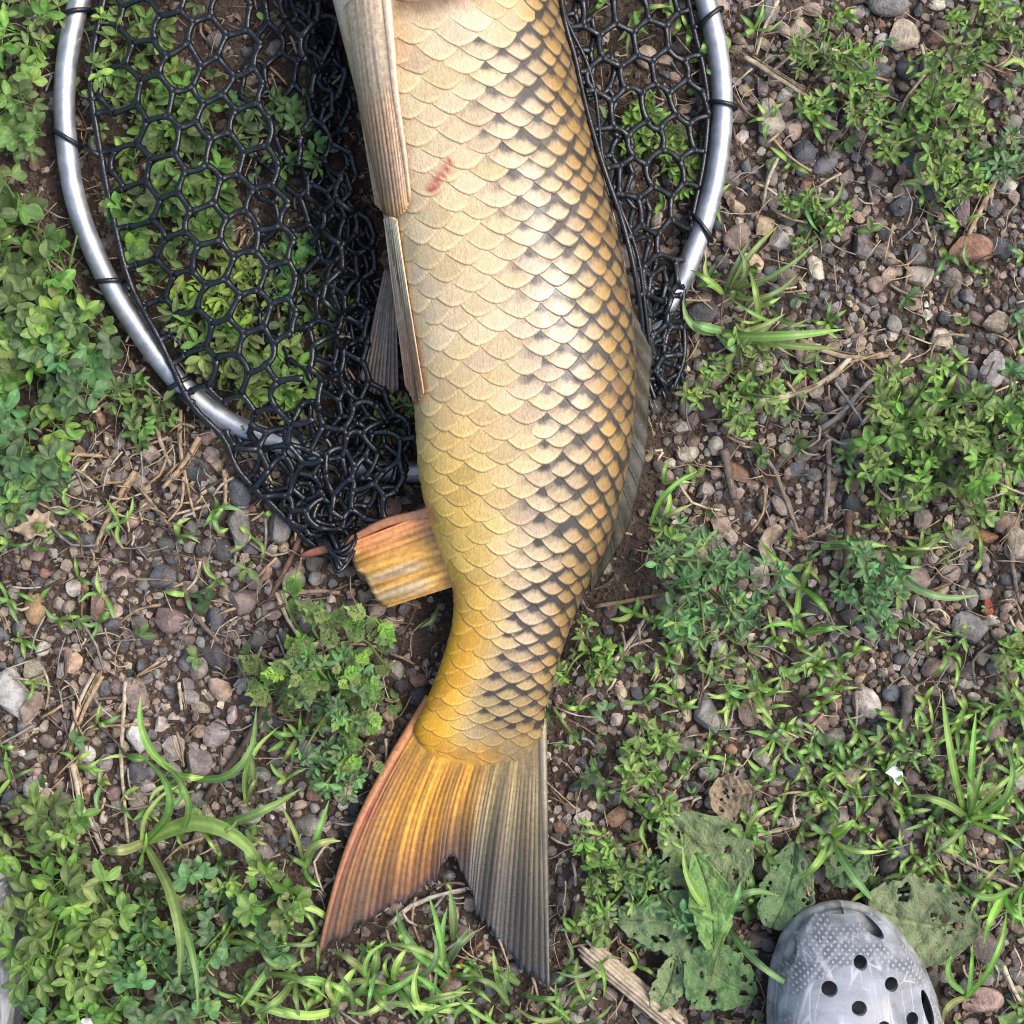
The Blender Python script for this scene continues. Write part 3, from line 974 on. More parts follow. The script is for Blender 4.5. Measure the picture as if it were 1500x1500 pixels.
# second layer, doubled back under the first and squeezed beside the belly
def zB(px, py): return 0.012 + 0.010 * ss(px, 380, 520) + 0.006 * (vnoise(px / 40, py / 40 + 7) - 0.5) - 0.004 * ss(py, 640, 800)
def wB(px, py): return px + 13 * math.sin(py / 48.0 + 1.3) + 8 * (vnoise(px / 40, py / 50) - 0.5), py + 12 * (vnoise(px / 45, py / 45 + 30) - 0.5)
PB = [(360, -160), (350, 0), (345, 120), (355, 260), (370, 400), (395, 540), (380, 640), (400, 720), (450, 790), (515, 820), (540, 740), (596, 690), (600, 600), (556, 560), (552, 400), (540, 300), (510, 160), (488, 40), (470, -160)]
hexnet(PB, 30.0, -0.18, 6, 11, wB, zB, netm, 0.74, 1.1, 3.0)
# fold standing up beside the belly: long squeezed cells
def zC(px, py): return 0.030 + 0.012 * math.sin(px / 17.0 + py / 90) + 0.006 * (vnoise(px / 30, py / 60) - 0.5)
def wC(px, py): return px + 9 * math.sin(py / 55.0) + 6 * (vnoise(px / 30, py / 40 + 3) - 0.5), py
PC = [(398, -160), (408, 0), (425, 150), (440, 300), (455, 420), (458, 560), (470, 640), (520, 640), (548, 560), (552, 440), (546, 330), (524, 220), (500, 100), (484, 0), (470, -160)]
hexnet(PC, 30.0, 0.1, 3, 4, wC, zC, netm, 0.9, 1.12, 2.5)
hexnet([(x + 18 * (i < 8), y) for i, (x, y) in enumerate(PC)], 30.0, -0.3, 9, 17, wC, lambda x, y: zC(x, y) * 0.45 + 0.002, netm, 0.6, 1.1, 3.0)
hexnet([(x + 30 * (i < 8), y) for i, (x, y) in enumerate(PC)], 30.0, 0.7, 2, 7, wC, lambda x, y: zC(x, y) * 0.7 - 0.004, netm, 0.8, 0.9, 3.0)
# crumpled end of the bag below the hoop
def wD(px, py): return px + 26 * (vnoise(px / 38, py / 38 + 4) - 0.5), py + 26 * (vnoise(px / 38 + 12, py / 38) - 0.5)
def zD(px, py): return 0.010 + 0.020 * vnoise(px / 45 + 2, py / 45) * (1 - ss(py, 700, 840))
PD = [(318, 618), (352, 690), (410, 750), (460, 797), (500, 828), (522, 812), (540, 760), (585, 745), (612, 700), (606, 620), (560, 575), (470, 590), (400, 600)]
hexnet(PD, 30.0, 0.5, 0, 0, wD, lambda x, y: zD(x, y) + 0.006, netm, 0.9, 1.0, 2.5)
hexnet(PD, 30.0, -0.6, 5, 9, wD, lambda x, y: zD(x, y) * 0.5 + 0.002, netm, 0.75, 1.0, 3.0, drop=0.05)
PD2 = [(340, 670), (400, 742), (455, 795), (500, 826), (520, 806), (505, 740), (450, 700)]
hexnet(PD2, 26.0, 0.9, 0, 0, wD, lambda x, y: zD(x, y) * 0.7 + 0.006, netm, 0.7, 0.9, 3.0)
PH = [(440, 640), (520, 625), (614, 640), (616, 735), (545, 772), (470, 745)]
hexnet(PH, 27.0, 0.25, 2, 3, wD, lambda x, y: 0.022 + 0.010 * vnoise(x / 40, y / 40), netm, 0.8, 1.0, 2.5)
# gathered knot round the anal spine
for k in range(9):
    t = np.linspace(0, 1, 12); a0 = random.uniform(-0.6, 0.6)
    Q = np.stack([at(478 + 42 * x + 5 * math.sin(6 * x + k), 786 + 42 * math.sin(PI * x) * (0.5 + 0.08 * k) + k * 1.5 - 8, 0.020 + 0.014 * math.sin(PI * x + a0)) for x in t])
    netm.tube(Q, 0.0014, (1, 1, 1), 6)

# right side: from the hoop over the back of the fish
RIM2 = cr([(985, -150), (1003, -30), (1016, 40), (1030, 100), (1037, 160), (1030, 240), (1014, 320), (1004, 400), (1000, 450), (1002, 520), (985, 572)], 120)
FOLD = cr([(800, -170), (820, 0), (848, 90), (866, 170), (884, 250), (908, 330), (928, 400), (944, 470), (950, 540), (962, 585)], 120)


def zR(px, py):
    dl = np.hypot(*(FOLD - (px, py)).T).min(); dr = np.hypot(*(RIM2 - (px, py)).T).min()
    f = dl / (dl + dr + 1e-6)
    z0 = 0.066 * (1 - ss(py, 330, 600)) + 0.030 * ss(py, 330, 600)
    z = z0 * (1 - f) + 0.015 * f
    b = body_z(px, py, 0.0)
    return max(z + 0.003 * (vnoise(px / 40, py / 40) - 0.5), b + 0.0022)


def wR(px, py): return px + 9 * (vnoise(px / 50, py / 60 + 5) - 0.5), py + 9 * (vnoise(px / 55 + 4, py / 50) - 0.5)
PR = [tuple(p + (2, 0)) for p in FOLD] + [tuple(p) for p in RIM2[::-1]]
hexnet(PR, 30.0, -0.12, 0, 0, wR, zR, netm, 0.9, 1.1, 2.0, np.vstack([RIM2, FOLD]))
hexnet([tuple(p + (2, 0)) for p in FOLD] + [tuple(p + (52, 0)) for p in FOLD[::-1]], 29.0, 0.24, 4, 9, wR, lambda x, y: zR(x, y) * 0.93 - 0.001 if body_z(x, y, None) is None else zR(x, y) + 0.001, netm, 0.5, 1.1, 2.0, np.vstack([FOLD]), reach=24)
PS = [(905, 360), (925, 440), (945, 540), (958, 590), (990, 575), (1003, 500), (1000, 440), (960, 380)]
hexnet(PS, 25.0, 0.5, 0, 5, wR, lambda x, y: 0.022 + 0.014 * vnoise(x / 30, y / 30), netm, 0.75, 1.05, 2.5, np.vstack([FOLD, RIM2]), reach=20)
netm.tube(np.array([at(a, b, zR(a, b)) for a, b in RIM2]), 0.0019, (1, 1, 1), 7)
for off, rr in ((0, 0.0017), (8, 0.0013)):
    Q = FOLD + np.stack([off + 5 * np.sin(np.linspace(0, 12 + off, 120)), np.zeros(120)], 1)
    netm.tube(np.array([at(a, b, zR(a, b) + 0.001) for a, b in Q]), rr, (1, 1, 1), 6)
netm.build('mesh_bag', M['net'], net)


def lashing(cx, cy, ang, inner):
    """a loop of rubber round the tube, tied to the rim of the bag"""
    i = np.hypot(*(hp - (cx, cy)).T).argmin()
    C = HP[i]; T = HP[i + 1] - HP[i - 1]; T /= np.linalg.norm(T)
    A = np.cross(T, (0, 0, 1)); ca = math.cos(ang); sa = math.sin(ang)
    m = MB()
    t = np.linspace(0, 2 * PI, 28)
    P = np.array([C + A * (0.0086 * math.cos(q)) + np.array((0, 0, 0.0086 * math.sin(q))) + T * (0.0075 * sa * math.cos(q)) for q in t])
    m.tube(P, 0.0016, (1, 1, 1), 7, cap=False)
    e = at(inner[0], inner[1], zA(*inner) if inner[0] < 700 else zR(*inner))
    st = C + A * (0.0086 if np.dot(A, e - C) > 0 else -0.0086) + T * (0.0075 * sa * (1 if np.dot(A, e - C) > 0 else -1))
    m.tube(np.array([st, st * 0.5 + e * 0.5 + (0, 0, 0.001), e]), [0.0017, 0.0016, 0.0022], (1, 1, 1), 7)
    m.build('lashing', M['net'], net)


for a in ((97, 205, -0.9, (146, 228)), (158, 415, -0.5, (190, 425)), (112, 20, 0.6, (150, 12)), (268, 566, -0.3, (284, 590)), (1058, 150, -0.25, (1034, 148)), (1030, 330, -0.9, (1010, 322)), (1042, 30, 0.5, (1016, 40))):
    lashing(*a)
random.seed(21); RNG = np.random.default_rng(21)
# ------------------------------------------------------------------ stones
def ico(sub):
    b = bmesh.new(); bmesh.ops.create_icosphere(b, subdivisions=sub, radius=1.0)
    v = np.array([x.co[:] for x in b.verts]); f = [tuple(q.index for q in p.verts) for p in b.faces]
    b.free(); return v, f


ICO = {1: ico(1), 2: ico(2), 3: ico(3)}


def rock(sub, cuts, seed):
    """a pebble: a ball with flats cut into it and uneven bulges"""
    r = np.random.default_rng(seed)
    v = ICO[sub][0].copy()
    ax = r.normal(size=(3, 3)); ph = r.random(3) * 6
    for k in range(3): v *= (1 + 0.07 * np.sin(1.8 * (v @ ax[k]) + ph[k]))[:, None]
    for _ in range(cuts):
        n = r.normal(size=3); n /= np.linalg.norm(n); d = r.uniform(0.42, 0.8)
        e = v @ n - d
        v = v - np.outer(np.clip(e, 0, None) * 0.92, n)
    return v / np.abs(v).max()


ROCKS = {q: [rock(q, c, 100 * q + i) for i, c in enumerate((0, 2, 4, 6, 7, 8, 10, 12, 14, 3))] for q in (1, 2, 3)}
STONE = [((0.20, 0.185, 0.17), 5), ((0.108, 0.107, 0.110), 3), ((0.066, 0.067, 0.073), 1.6), ((0.30, 0.245, 0.19), 3), ((0.235, 0.185, 0.155), 3.5), ((0.22, 0.13, 0.09), 0.5), ((0.40, 0.36, 0.31), 1.8),
         ((0.18, 0.135, 0.11), 2.2), ((0.32, 0.245, 0.175), 0.9), ((0.155, 0.125, 0.11), 3)]
STW = np.array([w for _, w in STONE]); STW = STW / STW.sum()


def stone_col():
    c = np.array(STONE[RNG.choice(len(STONE), p=STW)][0])
    return c * RNG.uniform(0.85, 1.45) * RNG.uniform(0.94, 1.06, 3)


NAMED = [  # px, py, width, height, turn, colour, rounded?, label
    (1125, 176, 52, 50, 0.5, (0.36, 0.32, 0.26), 1, 'pale tan rounded stone with darker blotches right of the hoop'),
    (1176, 226, 32, 36, 0.2, (0.085, 0.095, 0.115), 0, 'round slate blue pebble lying alone on bare soil right of the hoop'),
    (1320, 53, 42, 38, 0.4, (0.40, 0.34, 0.26), 2, 'blocky beige stone below the grey one at the top edge'),
    (1298, 8, 56, 38, 0.0, (0.20, 0.195, 0.19), 0, 'smooth grey stone cut by the top edge of the picture'),
    (1273, 110, 56, 44, 0.3, (0.14, 0.14, 0.145), 4, 'large dark grey flat stone behind the sprawling upper plant'),
    (1327, 104, 30, 30, 0.9, (0.085, 0.09, 0.10), 0, 'small dark blue grey pebble beside the large dark grey flat stone'),
    (1404, 298, 44, 58, 0.6, (0.16, 0.12, 0.125), 3, 'purplish grey stone under the straw stalk at upper right'),
    (1420, 364, 60, 36, 0.1, (0.26, 0.15, 0.10), 2, 'long brick brown stone near the right edge'),
    (1464, 366, 38, 36, 0.5, (0.095, 0.10, 0.11), 4, 'dark slate stone just right of the long brick brown stone'),
    (1340, 374, 42, 28, 0.1, (0.12, 0.125, 0.13), 1, 'flat slate pebble left of the long brick brown stone'),
    (1262, 358, 40, 42, 0.4, (0.16, 0.145, 0.135), 1, 'rounded grey brown stone with its dark neighbour at right of the grass'),
    (1348, 406, 34, 36, 0.8, (0.40, 0.35, 0.28), 4, 'cream angular stone under the flat slate pebble'),
    (1376, 499, 46, 30, 0.1, (0.42, 0.37, 0.30), 1, 'pale beige oval stone in the gravel at right'),
    (1451, 541, 34, 46, -0.5, (0.36, 0.34, 0.33), 2, 'pale grey stone with a faint red speck near the right edge'),
    (1179, 521, 32, 26, 0.1, (0.36, 0.29, 0.21), 0, 'tan rounded pebble beside the pale fibrous stalk'),
    (1444, 889, 28, 22, 0.1, (0.30, 0.075, 0.05), 1, 'brick red pebble, the reddest one on the right'),
    (1420, 922, 44, 52, 0.7, (0.22, 0.215, 0.21), 4, 'rough light grey stone below the brick red pebble'),
    (1484, 795, 34, 40, 0.3, (0.34, 0.29, 0.23), 2, 'tan grey stone at the right edge above the brick red pebble'),
    (1440, 787, 32, 20, 0.0, (0.30, 0.16, 0.085), 4, 'orange brown chip left of the tan grey stone'),
    (351, 724, 36, 40, 0.2, (0.085, 0.092, 0.105), 0, 'dark slate round pebble at the lower edge of the net bag'),
    (353, 766, 32, 62, -0.5, (0.17, 0.165, 0.15), 5, 'elongated grey stone below the dark round pebble by the net'),
    (413, 768, 54, 46, 0.2, (0.19, 0.18, 0.165), 3, 'broad grey stone half under the tip of the net bag'),
    (50, 893, 28, 48, 0.0, (0.33, 0.215, 0.12), 0, 'orange tan oval pebble at the left edge gravel'),
    (146, 890, 38, 42, 0.5, (0.185, 0.125, 0.095), 1, 'smooth chestnut brown pebble in the left gravel'),
    (238, 843, 36, 28, 0.4, (0.11, 0.115, 0.125), 2, 'slate grey squarish pebble in the left gravel'),
    (192, 763, 24, 24, 0.4, (0.34, 0.24, 0.18), 0, 'little pinkish tan ball shaped pebble among the straws'),
    (16, 1014, 56, 62, 0.2, (0.36, 0.355, 0.34), 5, 'big rough pale grey stone cut by the left edge'),
    (127, 1106, 24, 24, 0.0, (0.50, 0.48, 0.45), 0, 'small whitish round pebble right of the straw bundle'),
    (200, 1077, 26, 42, 0.1, (0.52, 0.50, 0.47), 5, 'white angular stone beside the long pale straw'),
    (16, 1174, 38, 30, 0.2, (0.10, 0.108, 0.12), 1, 'bluish slate pebble at the left edge above the leafy plant'),
    (1052, 952, 36, 32, 0.1, (0.36, 0.35, 0.335), 1, 'light grey rounded pebble right of the tail stalk'),
    (1440, 1389, 46, 60, 0.1, (0.135, 0.115, 0.10), 4, 'flat brown grey stone beside the toe of the clog'),
    (1436, 1462, 54, 32, 0.1, (0.36, 0.25, 0.22), 2, 'pink granite stone right of the clog'),
    (1036, 1044, 36, 52, 0.3, (0.22, 0.215, 0.205), 5, 'upright grey stone among the small grass shoots'),
    (1305, 1016, 30, 24, 0.2, (0.12, 0.13, 0.145), 0, 'slate pebble beside the dark rotten stick'),
    (1221, 1031, 30, 24, 0.1, (0.24, 0.175, 0.15), 8, 'square pinkish brown chip among the small grass shoots'),
    (1318, 1242, 26, 44, 0.4, (0.12, 0.125, 0.135), 1, 'smooth grey pebble above the holed leaf right of the clog'),
]
placed = []
cell = {}


def can(px, py, r, f=0.86):
    k0, k1 = int(px // 40), int(py // 40)
    for a in range(k0 - 1, k0 + 2):
        for b in range(k1 - 1, k1 + 2):
            for (x, y, q) in cell.get((a, b), ()):
                if (x - px) ** 2 + (y - py) ** 2 < ((q + r) * f) ** 2: return False
    return True


def put(px, py, r): cell.setdefault((int(px // 40), int(py // 40)), []).append((px, py, r))


pebm = {}
def rock_mesh(sub, k):
    if (sub, k) not in pebm:
        b = MB(); b.add(ROCKS[sub][k], ICO[sub][1]); pebm[(sub, k)] = b.mesh('pebble', M['pebble'])
        pebm[(sub, k)].set_sharp_from_angle(angle=math.radians(34))
    return pebm[(sub, k)]


for (px, py, w, h, rz, c, k, lab) in NAMED:
    o = link('stone', rock_mesh(3, k))
    p = at(px, py); d = 0.5 * (w + h) * S
    o.location = (p[0], p[1], gz(px, py) + d * 0.18); o.scale = (w * S / 2 * 1.06, h * S / 2 * 1.06, d * 0.36); o.scale = Vector(o.scale) * 1.18
    o.rotation_euler = (random.uniform(-0.15, 0.15), random.uniform(-0.15, 0.15), rz * 0.4)
    o.color = (*c, 1)
    tag(o, lab, 'stone', 'stones lying on the soil')
    put(px, py, (w + h) / 4)


def gravel_density(px, py):
    """how stony the soil is, 0..1"""
    right = ss(px, 940, 1010)
    left = ss(py, 590, 680) * (1 - ss(py, 1180, 1300)) * (1 - ss(px, 480, 640))
    low = 0.45 * ss(py, 900, 1000) * ss(px, 380, 520)
    d = np.maximum(np.maximum(right, left), low)
    d = np.where(py > 1250, d * 0.6, d)
    return np.clip(np.maximum(d, 0.10), 0, 1) * (0.75 + 0.5 * vnoise(px / 130, py / 130))


cand = []
for rad_, n, f in ((17, 260, 1), (12.5, 1300, 1), (9, 5200, 1), (6.5, 17000, 1), (4.4, 36000, 1)):
    X = RNG.uniform(-300, 1800, n); Y = RNG.uniform(-300, 1800, n)
    dens = gravel_density(X, Y); uf = under_fish(X, Y) | in_clogs(X, Y)
    for x, y, dn, u in zip(X, Y, dens, uf):
        if u or random.random() > dn * (1.15 if rad_ < 15 else 0.75): continue
        r = rad_ * random.uniform(0.8, 1.25)
        if not can(x, y, r, 0.84): continue
        put(x, y, r); cand.append((r, x, y))
infr = sorted([c for c in cand if -10 < c[1] < 1510 and -10 < c[2] < 1510 and not near_fish(np.array(c[1]), np.array(c[2]))], key=lambda q: -q[0])
big = set(infr[:300])
gm = MB()
for c in cand:
    r, x, y = c
    a = random.uniform(0.72, 1.0); col = stone_col(); rz = random.uniform(0, PI)
    p = at(x, y); zz = gz(x, y)
    sc = np.array((r * S / math.sqrt(a), r * S * math.sqrt(a), r * S * random.uniform(0.55, 0.8)))
    if c in big:
        o = link('pebble', rock_mesh(2, random.randrange(10)), ground)
        o.location = (p[0], p[1], zz + sc[2] * 0.35); o.scale = sc * 1.32
        o.rotation_euler = (random.uniform(-0.3, 0.3), random.uniform(-0.3, 0.3), rz); o.color = (*col, 1)
    else:
        sub = 2 if r > 7.6 else 1
        R = np.array(Euler((random.uniform(-0.4, 0.4), random.uniform(-0.4, 0.4), rz)).to_matrix())
        v = (ROCKS[sub][random.randrange(10)] * sc * 1.32) @ R.T + (p[0], p[1], zz + sc[2] * random.uniform(0.15, 0.5))
        gm.add(v, ICO[sub][1], col)
gvo = gm.build('gravel', M['pebble']); gvo.data.set_sharp_from_angle(angle=math.radians(36))
print('gravel tris', len(gm.f))
tag(gvo, 'small mixed gravel trodden into the brown soil', 'gravel', kind='stuff')
print('pebbles', len(cand))

# crumbs of soil
cm = MB(); b0 = bmesh.new(); bmesh.ops.create_icosphere(b0, subdivisions=1, radius=1.0); b0.free()
OCT = np.array([(1, 0, 0), (-1, 0, 0), (0, 1, 0), (0, -1, 0), (0, 0, 1), (0, 0, -1)], float)
OCF = [(0, 2, 4), (2, 1, 4), (1, 3, 4), (3, 0, 4), (2, 0, 5), (1, 2, 5), (3, 1, 5), (0, 3, 5)]
n = 42000
X = RNG.uniform(-220, 1720, n); Y = RNG.uniform(-220, 1720, n); uf = under_fish(X, Y)
for x, y, u in zip(X, Y, uf):
    if u: continue
    r = random.uniform(1.6, 4.2) * S * random.choice((0.8, 1, 1.35)); p = at(x, y)
    R = np.array(Euler((random.uniform(0, 6), random.uniform(0, 6), random.uniform(0, 6))).to_matrix())
    v = (OCT * RNG.uniform(0.6, 1.3, (6, 1)) * r) @ R.T + (p[0], p[1], gz(x, y) + r * 0.3)
    k = random.uniform(0.6, 1.5)
    cm.add(v, OCF, np.array((0.085, 0.063, 0.048)) * k if random.random() < 0.75 else np.array((0.21, 0.18, 0.15)) * k)
tag(cm.build('soil_crumbs', M['pebble'], smooth=False), 'crumbs of dark brown soil between the stones', 'soil', kind='stuff')


# ------------------------------------------------------------------ straw, twigs, dead leaves
def stalk(mb, pts, r, col, z=None, flat=0.6, sides=5, n=10, taper=0.7, lift=0.0):
    q = cr(pts, n)
    zz = np.array([gz(a, b) for a, b in q])
    zl = np.linspace(zz[0], zz[-1], n) * 0.5 + zz.mean() * 0.5
    P = np.array([at(a, b, w + 0.0042 + r * 0.5 + lift) for (a, b), w in zip(q, zl)])
    P[:, 2] += 0.0006 * np.sin(np.arange(n) * 1.7 + q[0][0])
    mb.tube(P, np.linspace(1, taper, n) * r * (1 + 0.10 * np.sin(np.arange(n) * 2.3 + q[0][1])), col, sides, flat)


PALE, TAN, BRN, DKB, GRY, RED = (0.46, 0.38, 0.27), (0.36, 0.26, 0.16), (0.17, 0.11, 0.075), (0.085, 0.062, 0.05), (0.30, 0.27, 0.24), (0.20, 0.085, 0.05)
STICKS = [  # points, radius px, colour, name, category, label
    ([(622, 1490), (648, 1450), (672, 1412), (706, 1380)], 6, RED, 'twig', 'reddish brown forked twig in the grass below the tail fork'),
    ([(392, 1022), (372, 1068), (345, 1110), (322, 1140), (300, 1172)], 9, DKB, 'twig', 'thick dark dead twig lying left of the ferny weed'),
    ([(1388, 1066), (1392, 1110), (1380, 1180), (1374, 1258)], 6, (0.15, 0.12, 0.10), 'stick', 'upright dark thin stick at lower right among grass'),
    ([(1330, 1004), (1328, 1040), (1318, 1078)], 14, (0.11, 0.095, 0.085), 'stick', 'dark rotten stick stub above the upright thin stick'),
    ([(1300, 1180), (1312, 1208), (1330, 1236)], 8, (0.12, 0.10, 0.09), 'stick', 'short dark stick left of the upright thin stick'),
    ([(1245, 748), (1240, 800), (1238, 860)], 9, (0.12, 0.075, 0.055), 'stick', 'dark brown stick below the bushy plant at right'),
    ([(1476, 768), (1482, 820), (1492, 882)], 6, (0.14, 0.11, 0.09), 'stick', 'dark stick standing close to the right edge'),
    ([(1114, 664), (1135, 690), (1150, 730), (1171, 784)], 5, (0.20, 0.16, 0.13), 'twig', 'bent greyish twig in the middle of the right gravel'),
    ([(1060, 658), (1068, 700), (1078, 740)], 10, (0.13, 0.10, 0.085), 'stick', 'stubby dark stick left of the bent greyish twig'),
    ([(1310, 520), (1306, 560), (1298, 600)], 12, (0.26, 0.19, 0.14), 'stick', 'brown splintered stick at the end of the pale fibrous stalk'),
    ([(1108, 590), (1170, 575), (1212, 555), (1246, 524)], 7, PALE, 'straw', 'long pale fibrous stalk right of the carp'),
    ([(1170, 498), (1220, 518), (1260, 524), (1310, 520)], 6, (0.33, 0.26, 0.18), 'straw', 'frayed pale stalk under the long green blade'),
    ([(1262, 622), (1290, 588), (1332, 548)], 4, PALE, 'straw', 'straight pale straw above the bushy plant at right'),
    ([(1196, 632), (1230, 608), (1270, 562), (1290, 552)], 6, GRY, 'straw', 'greyish split stalk left of the straight pale straw'),
    ([(1213, 640), (1214, 700), (1208, 766)], 6, (0.25, 0.21, 0.17), 'straw', 'greyish straw standing left of the bushy plant'),
    ([(184, 998), (180, 1060), (178, 1120), (188, 1240)], 4.5, PALE, 'straw', 'long pale straw running down beside the white angular stone'),
    ([(262, 1000), (266, 1040)], 4, PALE, 'straw', 'short pale straw above the long grass blades'),
    ([(150, 990), (128, 1030), (112, 1070), (98, 1112)], 5, TAN, 'straw', 'tan stalk at the top of the frayed straw bundle'),
    ([(138, 986), (120, 1020), (108, 1060), (92, 1100)], 4, PALE, 'straw', 'pale stalk lying against the tan stalk of the straw bundle'),
    ([(106, 1118), (114, 1160), (118, 1200), (112, 1232)], 6, PALE, 'straw', 'pale frayed straw in the middle of the straw bundle'),
    ([(118, 1180), (135, 1210), (152, 1250)], 6, (0.40, 0.36, 0.31), 'straw', 'flattened grey straw at the lower end of the bundle'),
    ([(292, 640), (268, 680), (238, 715)], 6, TAN, 'straw', 'broad tan straw pointing at the hoop'),
    ([(198, 690), (172, 730), (152, 772), (140, 800)], 6, TAN, 'straw', 'long tan straw slanting through the left litter'),
    ([(265, 600), (264, 650), (270, 690), (285, 758)], 4, TAN, 'straw', 'thin straw standing upright below the hoop'),
    ([(222, 600), (236, 650), (250, 682)], 5, (0.27, 0.22, 0.17), 'straw', 'grey straw left of the thin upright straw'),
    ([(328, 688), (330, 710), (330, 740)], 5, TAN, 'straw', 'short tan straw above the dark slate pebble'),
    ([(45, 665), (100, 665), (150, 668)], 5, (0.40, 0.30, 0.18), 'straw', 'level yellowish straw under the left leafy plant'),
    ([(443, 780), (420, 830), (393, 880)], 6, (0.15, 0.085, 0.06), 'stick', 'brown straight stick below the tip of the net bag'),
    ([(432, 868), (470, 866), (498, 868)], 5, (0.30, 0.22, 0.17), 'straw', 'level tan straw left of the anal fin'),
    ([(268, 860), (285, 900), (320, 940)], 6, (0.16, 0.115, 0.09), 'twig', 'curved brown twig in the left gravel'),
    ([(404, 868), (420, 905), (440, 936)], 4, PALE, 'straw', 'thin pale straw crossing the gravel left of the ferny weed'),
    ([(570, 1355), (600, 1328), (640, 1312), (690, 1300)], 5, (0.48, 0.43, 0.36), 'straw', 'pale flat straw passing under the tail fork'),
    ([(872, 888), (910, 882), (950, 874), (985, 868)], 5, (0.20, 0.14, 0.09), 'stem', 'brown bare stem beside the carp leading to the blue green plant'),
    ([(1090, 82), (1130, 108), (1180, 140), (1215, 160)], 5, (0.40, 0.33, 0.22), 'straw', 'long yellowish straw slanting right of the hoop top'),
    ([(1140, 230), (1125, 265), (1118, 300)], 4, PALE, 'straw', 'short pale straw below the slate blue pebble'),
    ([(1350, 65), (1355, 105), (1330, 140), (1318, 165)], 3.5, PALE, 'straw', 'curved pale fibre among stones at the top right'),
    ([(1465, 252), (1440, 300), (1418, 345)], 6, (0.40, 0.30, 0.20), 'straw', 'tan frayed stalk over the purplish grey stone'),
    ([(1140, 0), (1120, 40), (1108, 80)], 4, PALE, 'straw', 'pale stalk slanting at the top edge right of the hoop'),
    ([(1362, 1228), (1420, 1265), (1490, 1300)], 5, (0.33, 0.28, 0.22), 'straw', 'greyish straw slanting below the upright thin stick'),
    ([(1470, 1415), (1485, 1450), (1500, 1476)], 5, (0.58, 0.50, 0.38), 'straw', 'cream straw at the right edge near the clog'),
    ([(1170, 1076), (1190, 1062), (1206, 1046)], 5, (0.36, 0.25, 0.18), 'stick', 'short pinkish splinter among the small grass shoots'),
    ([(1108, 1224), (1135, 1218), (1168, 1210)], 4, PALE, 'straw', 'short pale stick above the large dock leaves'),
    ([(900, 968), (930, 930), (945, 905)], 5, (0.46, 0.39, 0.30), 'straw', 'pale straw crossing the soil right of the tail stalk'),
    ([(810, 1035), (830, 1065), (850, 1092)], 4, (0.16, 0.24, 0.06), 'stem', 'smooth green stem touching the right side of the tail stalk'),
]
for pts, r, col, nm, lab in STICKS:
    m = MB(); stalk(m, pts, r * S * 0.72, col, n=14, sides=8, flat=0.7, lift=0.002)
    if nm == 'straw':                                     # loose fibres split off the stalk
        for k in range(2):
            o_ = RNG.normal(0, r * 0.8, 2)
            stalk(m, [np.array(p) + o_ + RNG.normal(0, 1.5, 2) for p in pts], r * S * 0.22, tuple(np.array(col) * 0.85), n=10, sides=4, lift=0.002)
    o = m.build(nm, M['straw']); tag(o, lab, nm, 'loose sticks and straws on the soil')

# splinter of weathered wood
sp = thing('wood_splinter', 'broad pale splinter of weathered wood lying below the right tail tip', 'wood', at(922, 1444))
q0, q1 = np.array((858, 1388)), np.array((992, 1502))
dirv = (q1 - q0) / np.linalg.norm(q1 - q0); nv = np.array((-dirv[1], dirv[0]))
for k in range(6):
    a = (k - 2.5) * 5.6
    m = MB(); st = q0 + nv * a + dirv * random.uniform(-9, 12); en = q1 + nv * a * 0.9 + dirv * random.uniform(-14, 10)
    n = 12; q = cr([st, (st + en) / 2 + nv * random.uniform(-1, 1), en], n)
    P = np.array([at(x, y, 0.009 + 0.0016 * (2.5 - abs(k - 2.5)) + 0.0005 * math.sin(i * 1.3 + k)) for i, (x, y) in enumerate(q)])
    m.tube(P, 0.0018 * np.interp(np.arange(n), [0, 1, n - 2, n - 1], [0.5, 1, 1, 0.6]), np.array((0.50, 0.41, 0.30)) * random.uniform(0.7, 1.1), 6, 1.3)
    m.build('fibre', M['straw'], sp)

lm = MB(); n = 12000
X = RNG.uniform(-220, 1720, n); Y = RNG.uniform(-220, 1720, n)
uf = under_fish(X, Y) | in_clogs(X, Y)
straw_d = 0.35 + 0.65 * np.exp(-((X - 230) / 190) ** 2 - ((Y - 690) / 130) ** 2) + 0.5 * np.exp(-((X - 1180) / 160) ** 2 - ((Y - 590) / 110) ** 2) + 0.4 * np.exp(-((X - 110) / 80) ** 2 - ((Y - 1110) / 100) ** 2) + 0.3 * np.exp(-((X - 420) / 120) ** 2 - ((Y - 950) / 90) ** 2)
for x, y, u, dn in zip(X, Y, uf, straw_d):
    if u or random.random() > dn: continue
    L = random.uniform(10, 70) * random.choice((0.6, 1, 1.2)); a = random.uniform(0, PI); bw = random.gauss(0, 0.12) * L
    d = np.array((math.cos(a), math.sin(a))); nn = np.array((-d[1], d[0])); c = np.array((x, y))
    col = np.array(random.choice((PALE, PALE, TAN, BRN, DKB, GRY, TAN))) * random.uniform(0.7, 1.15)
    stalk(lm, [c - d * L / 2, c + nn * bw, c + d * L / 2], random.choice((0.7, 0.9, 1.2, 1.6, 2.6)) * S, col, n=5, sides=4, lift=random.uniform(-0.001, 0.0075))
tag(lm.build('straw_litter', M['straw']), 'fine dry straw and rootlets scattered over the soil', 'straw', kind='stuff')

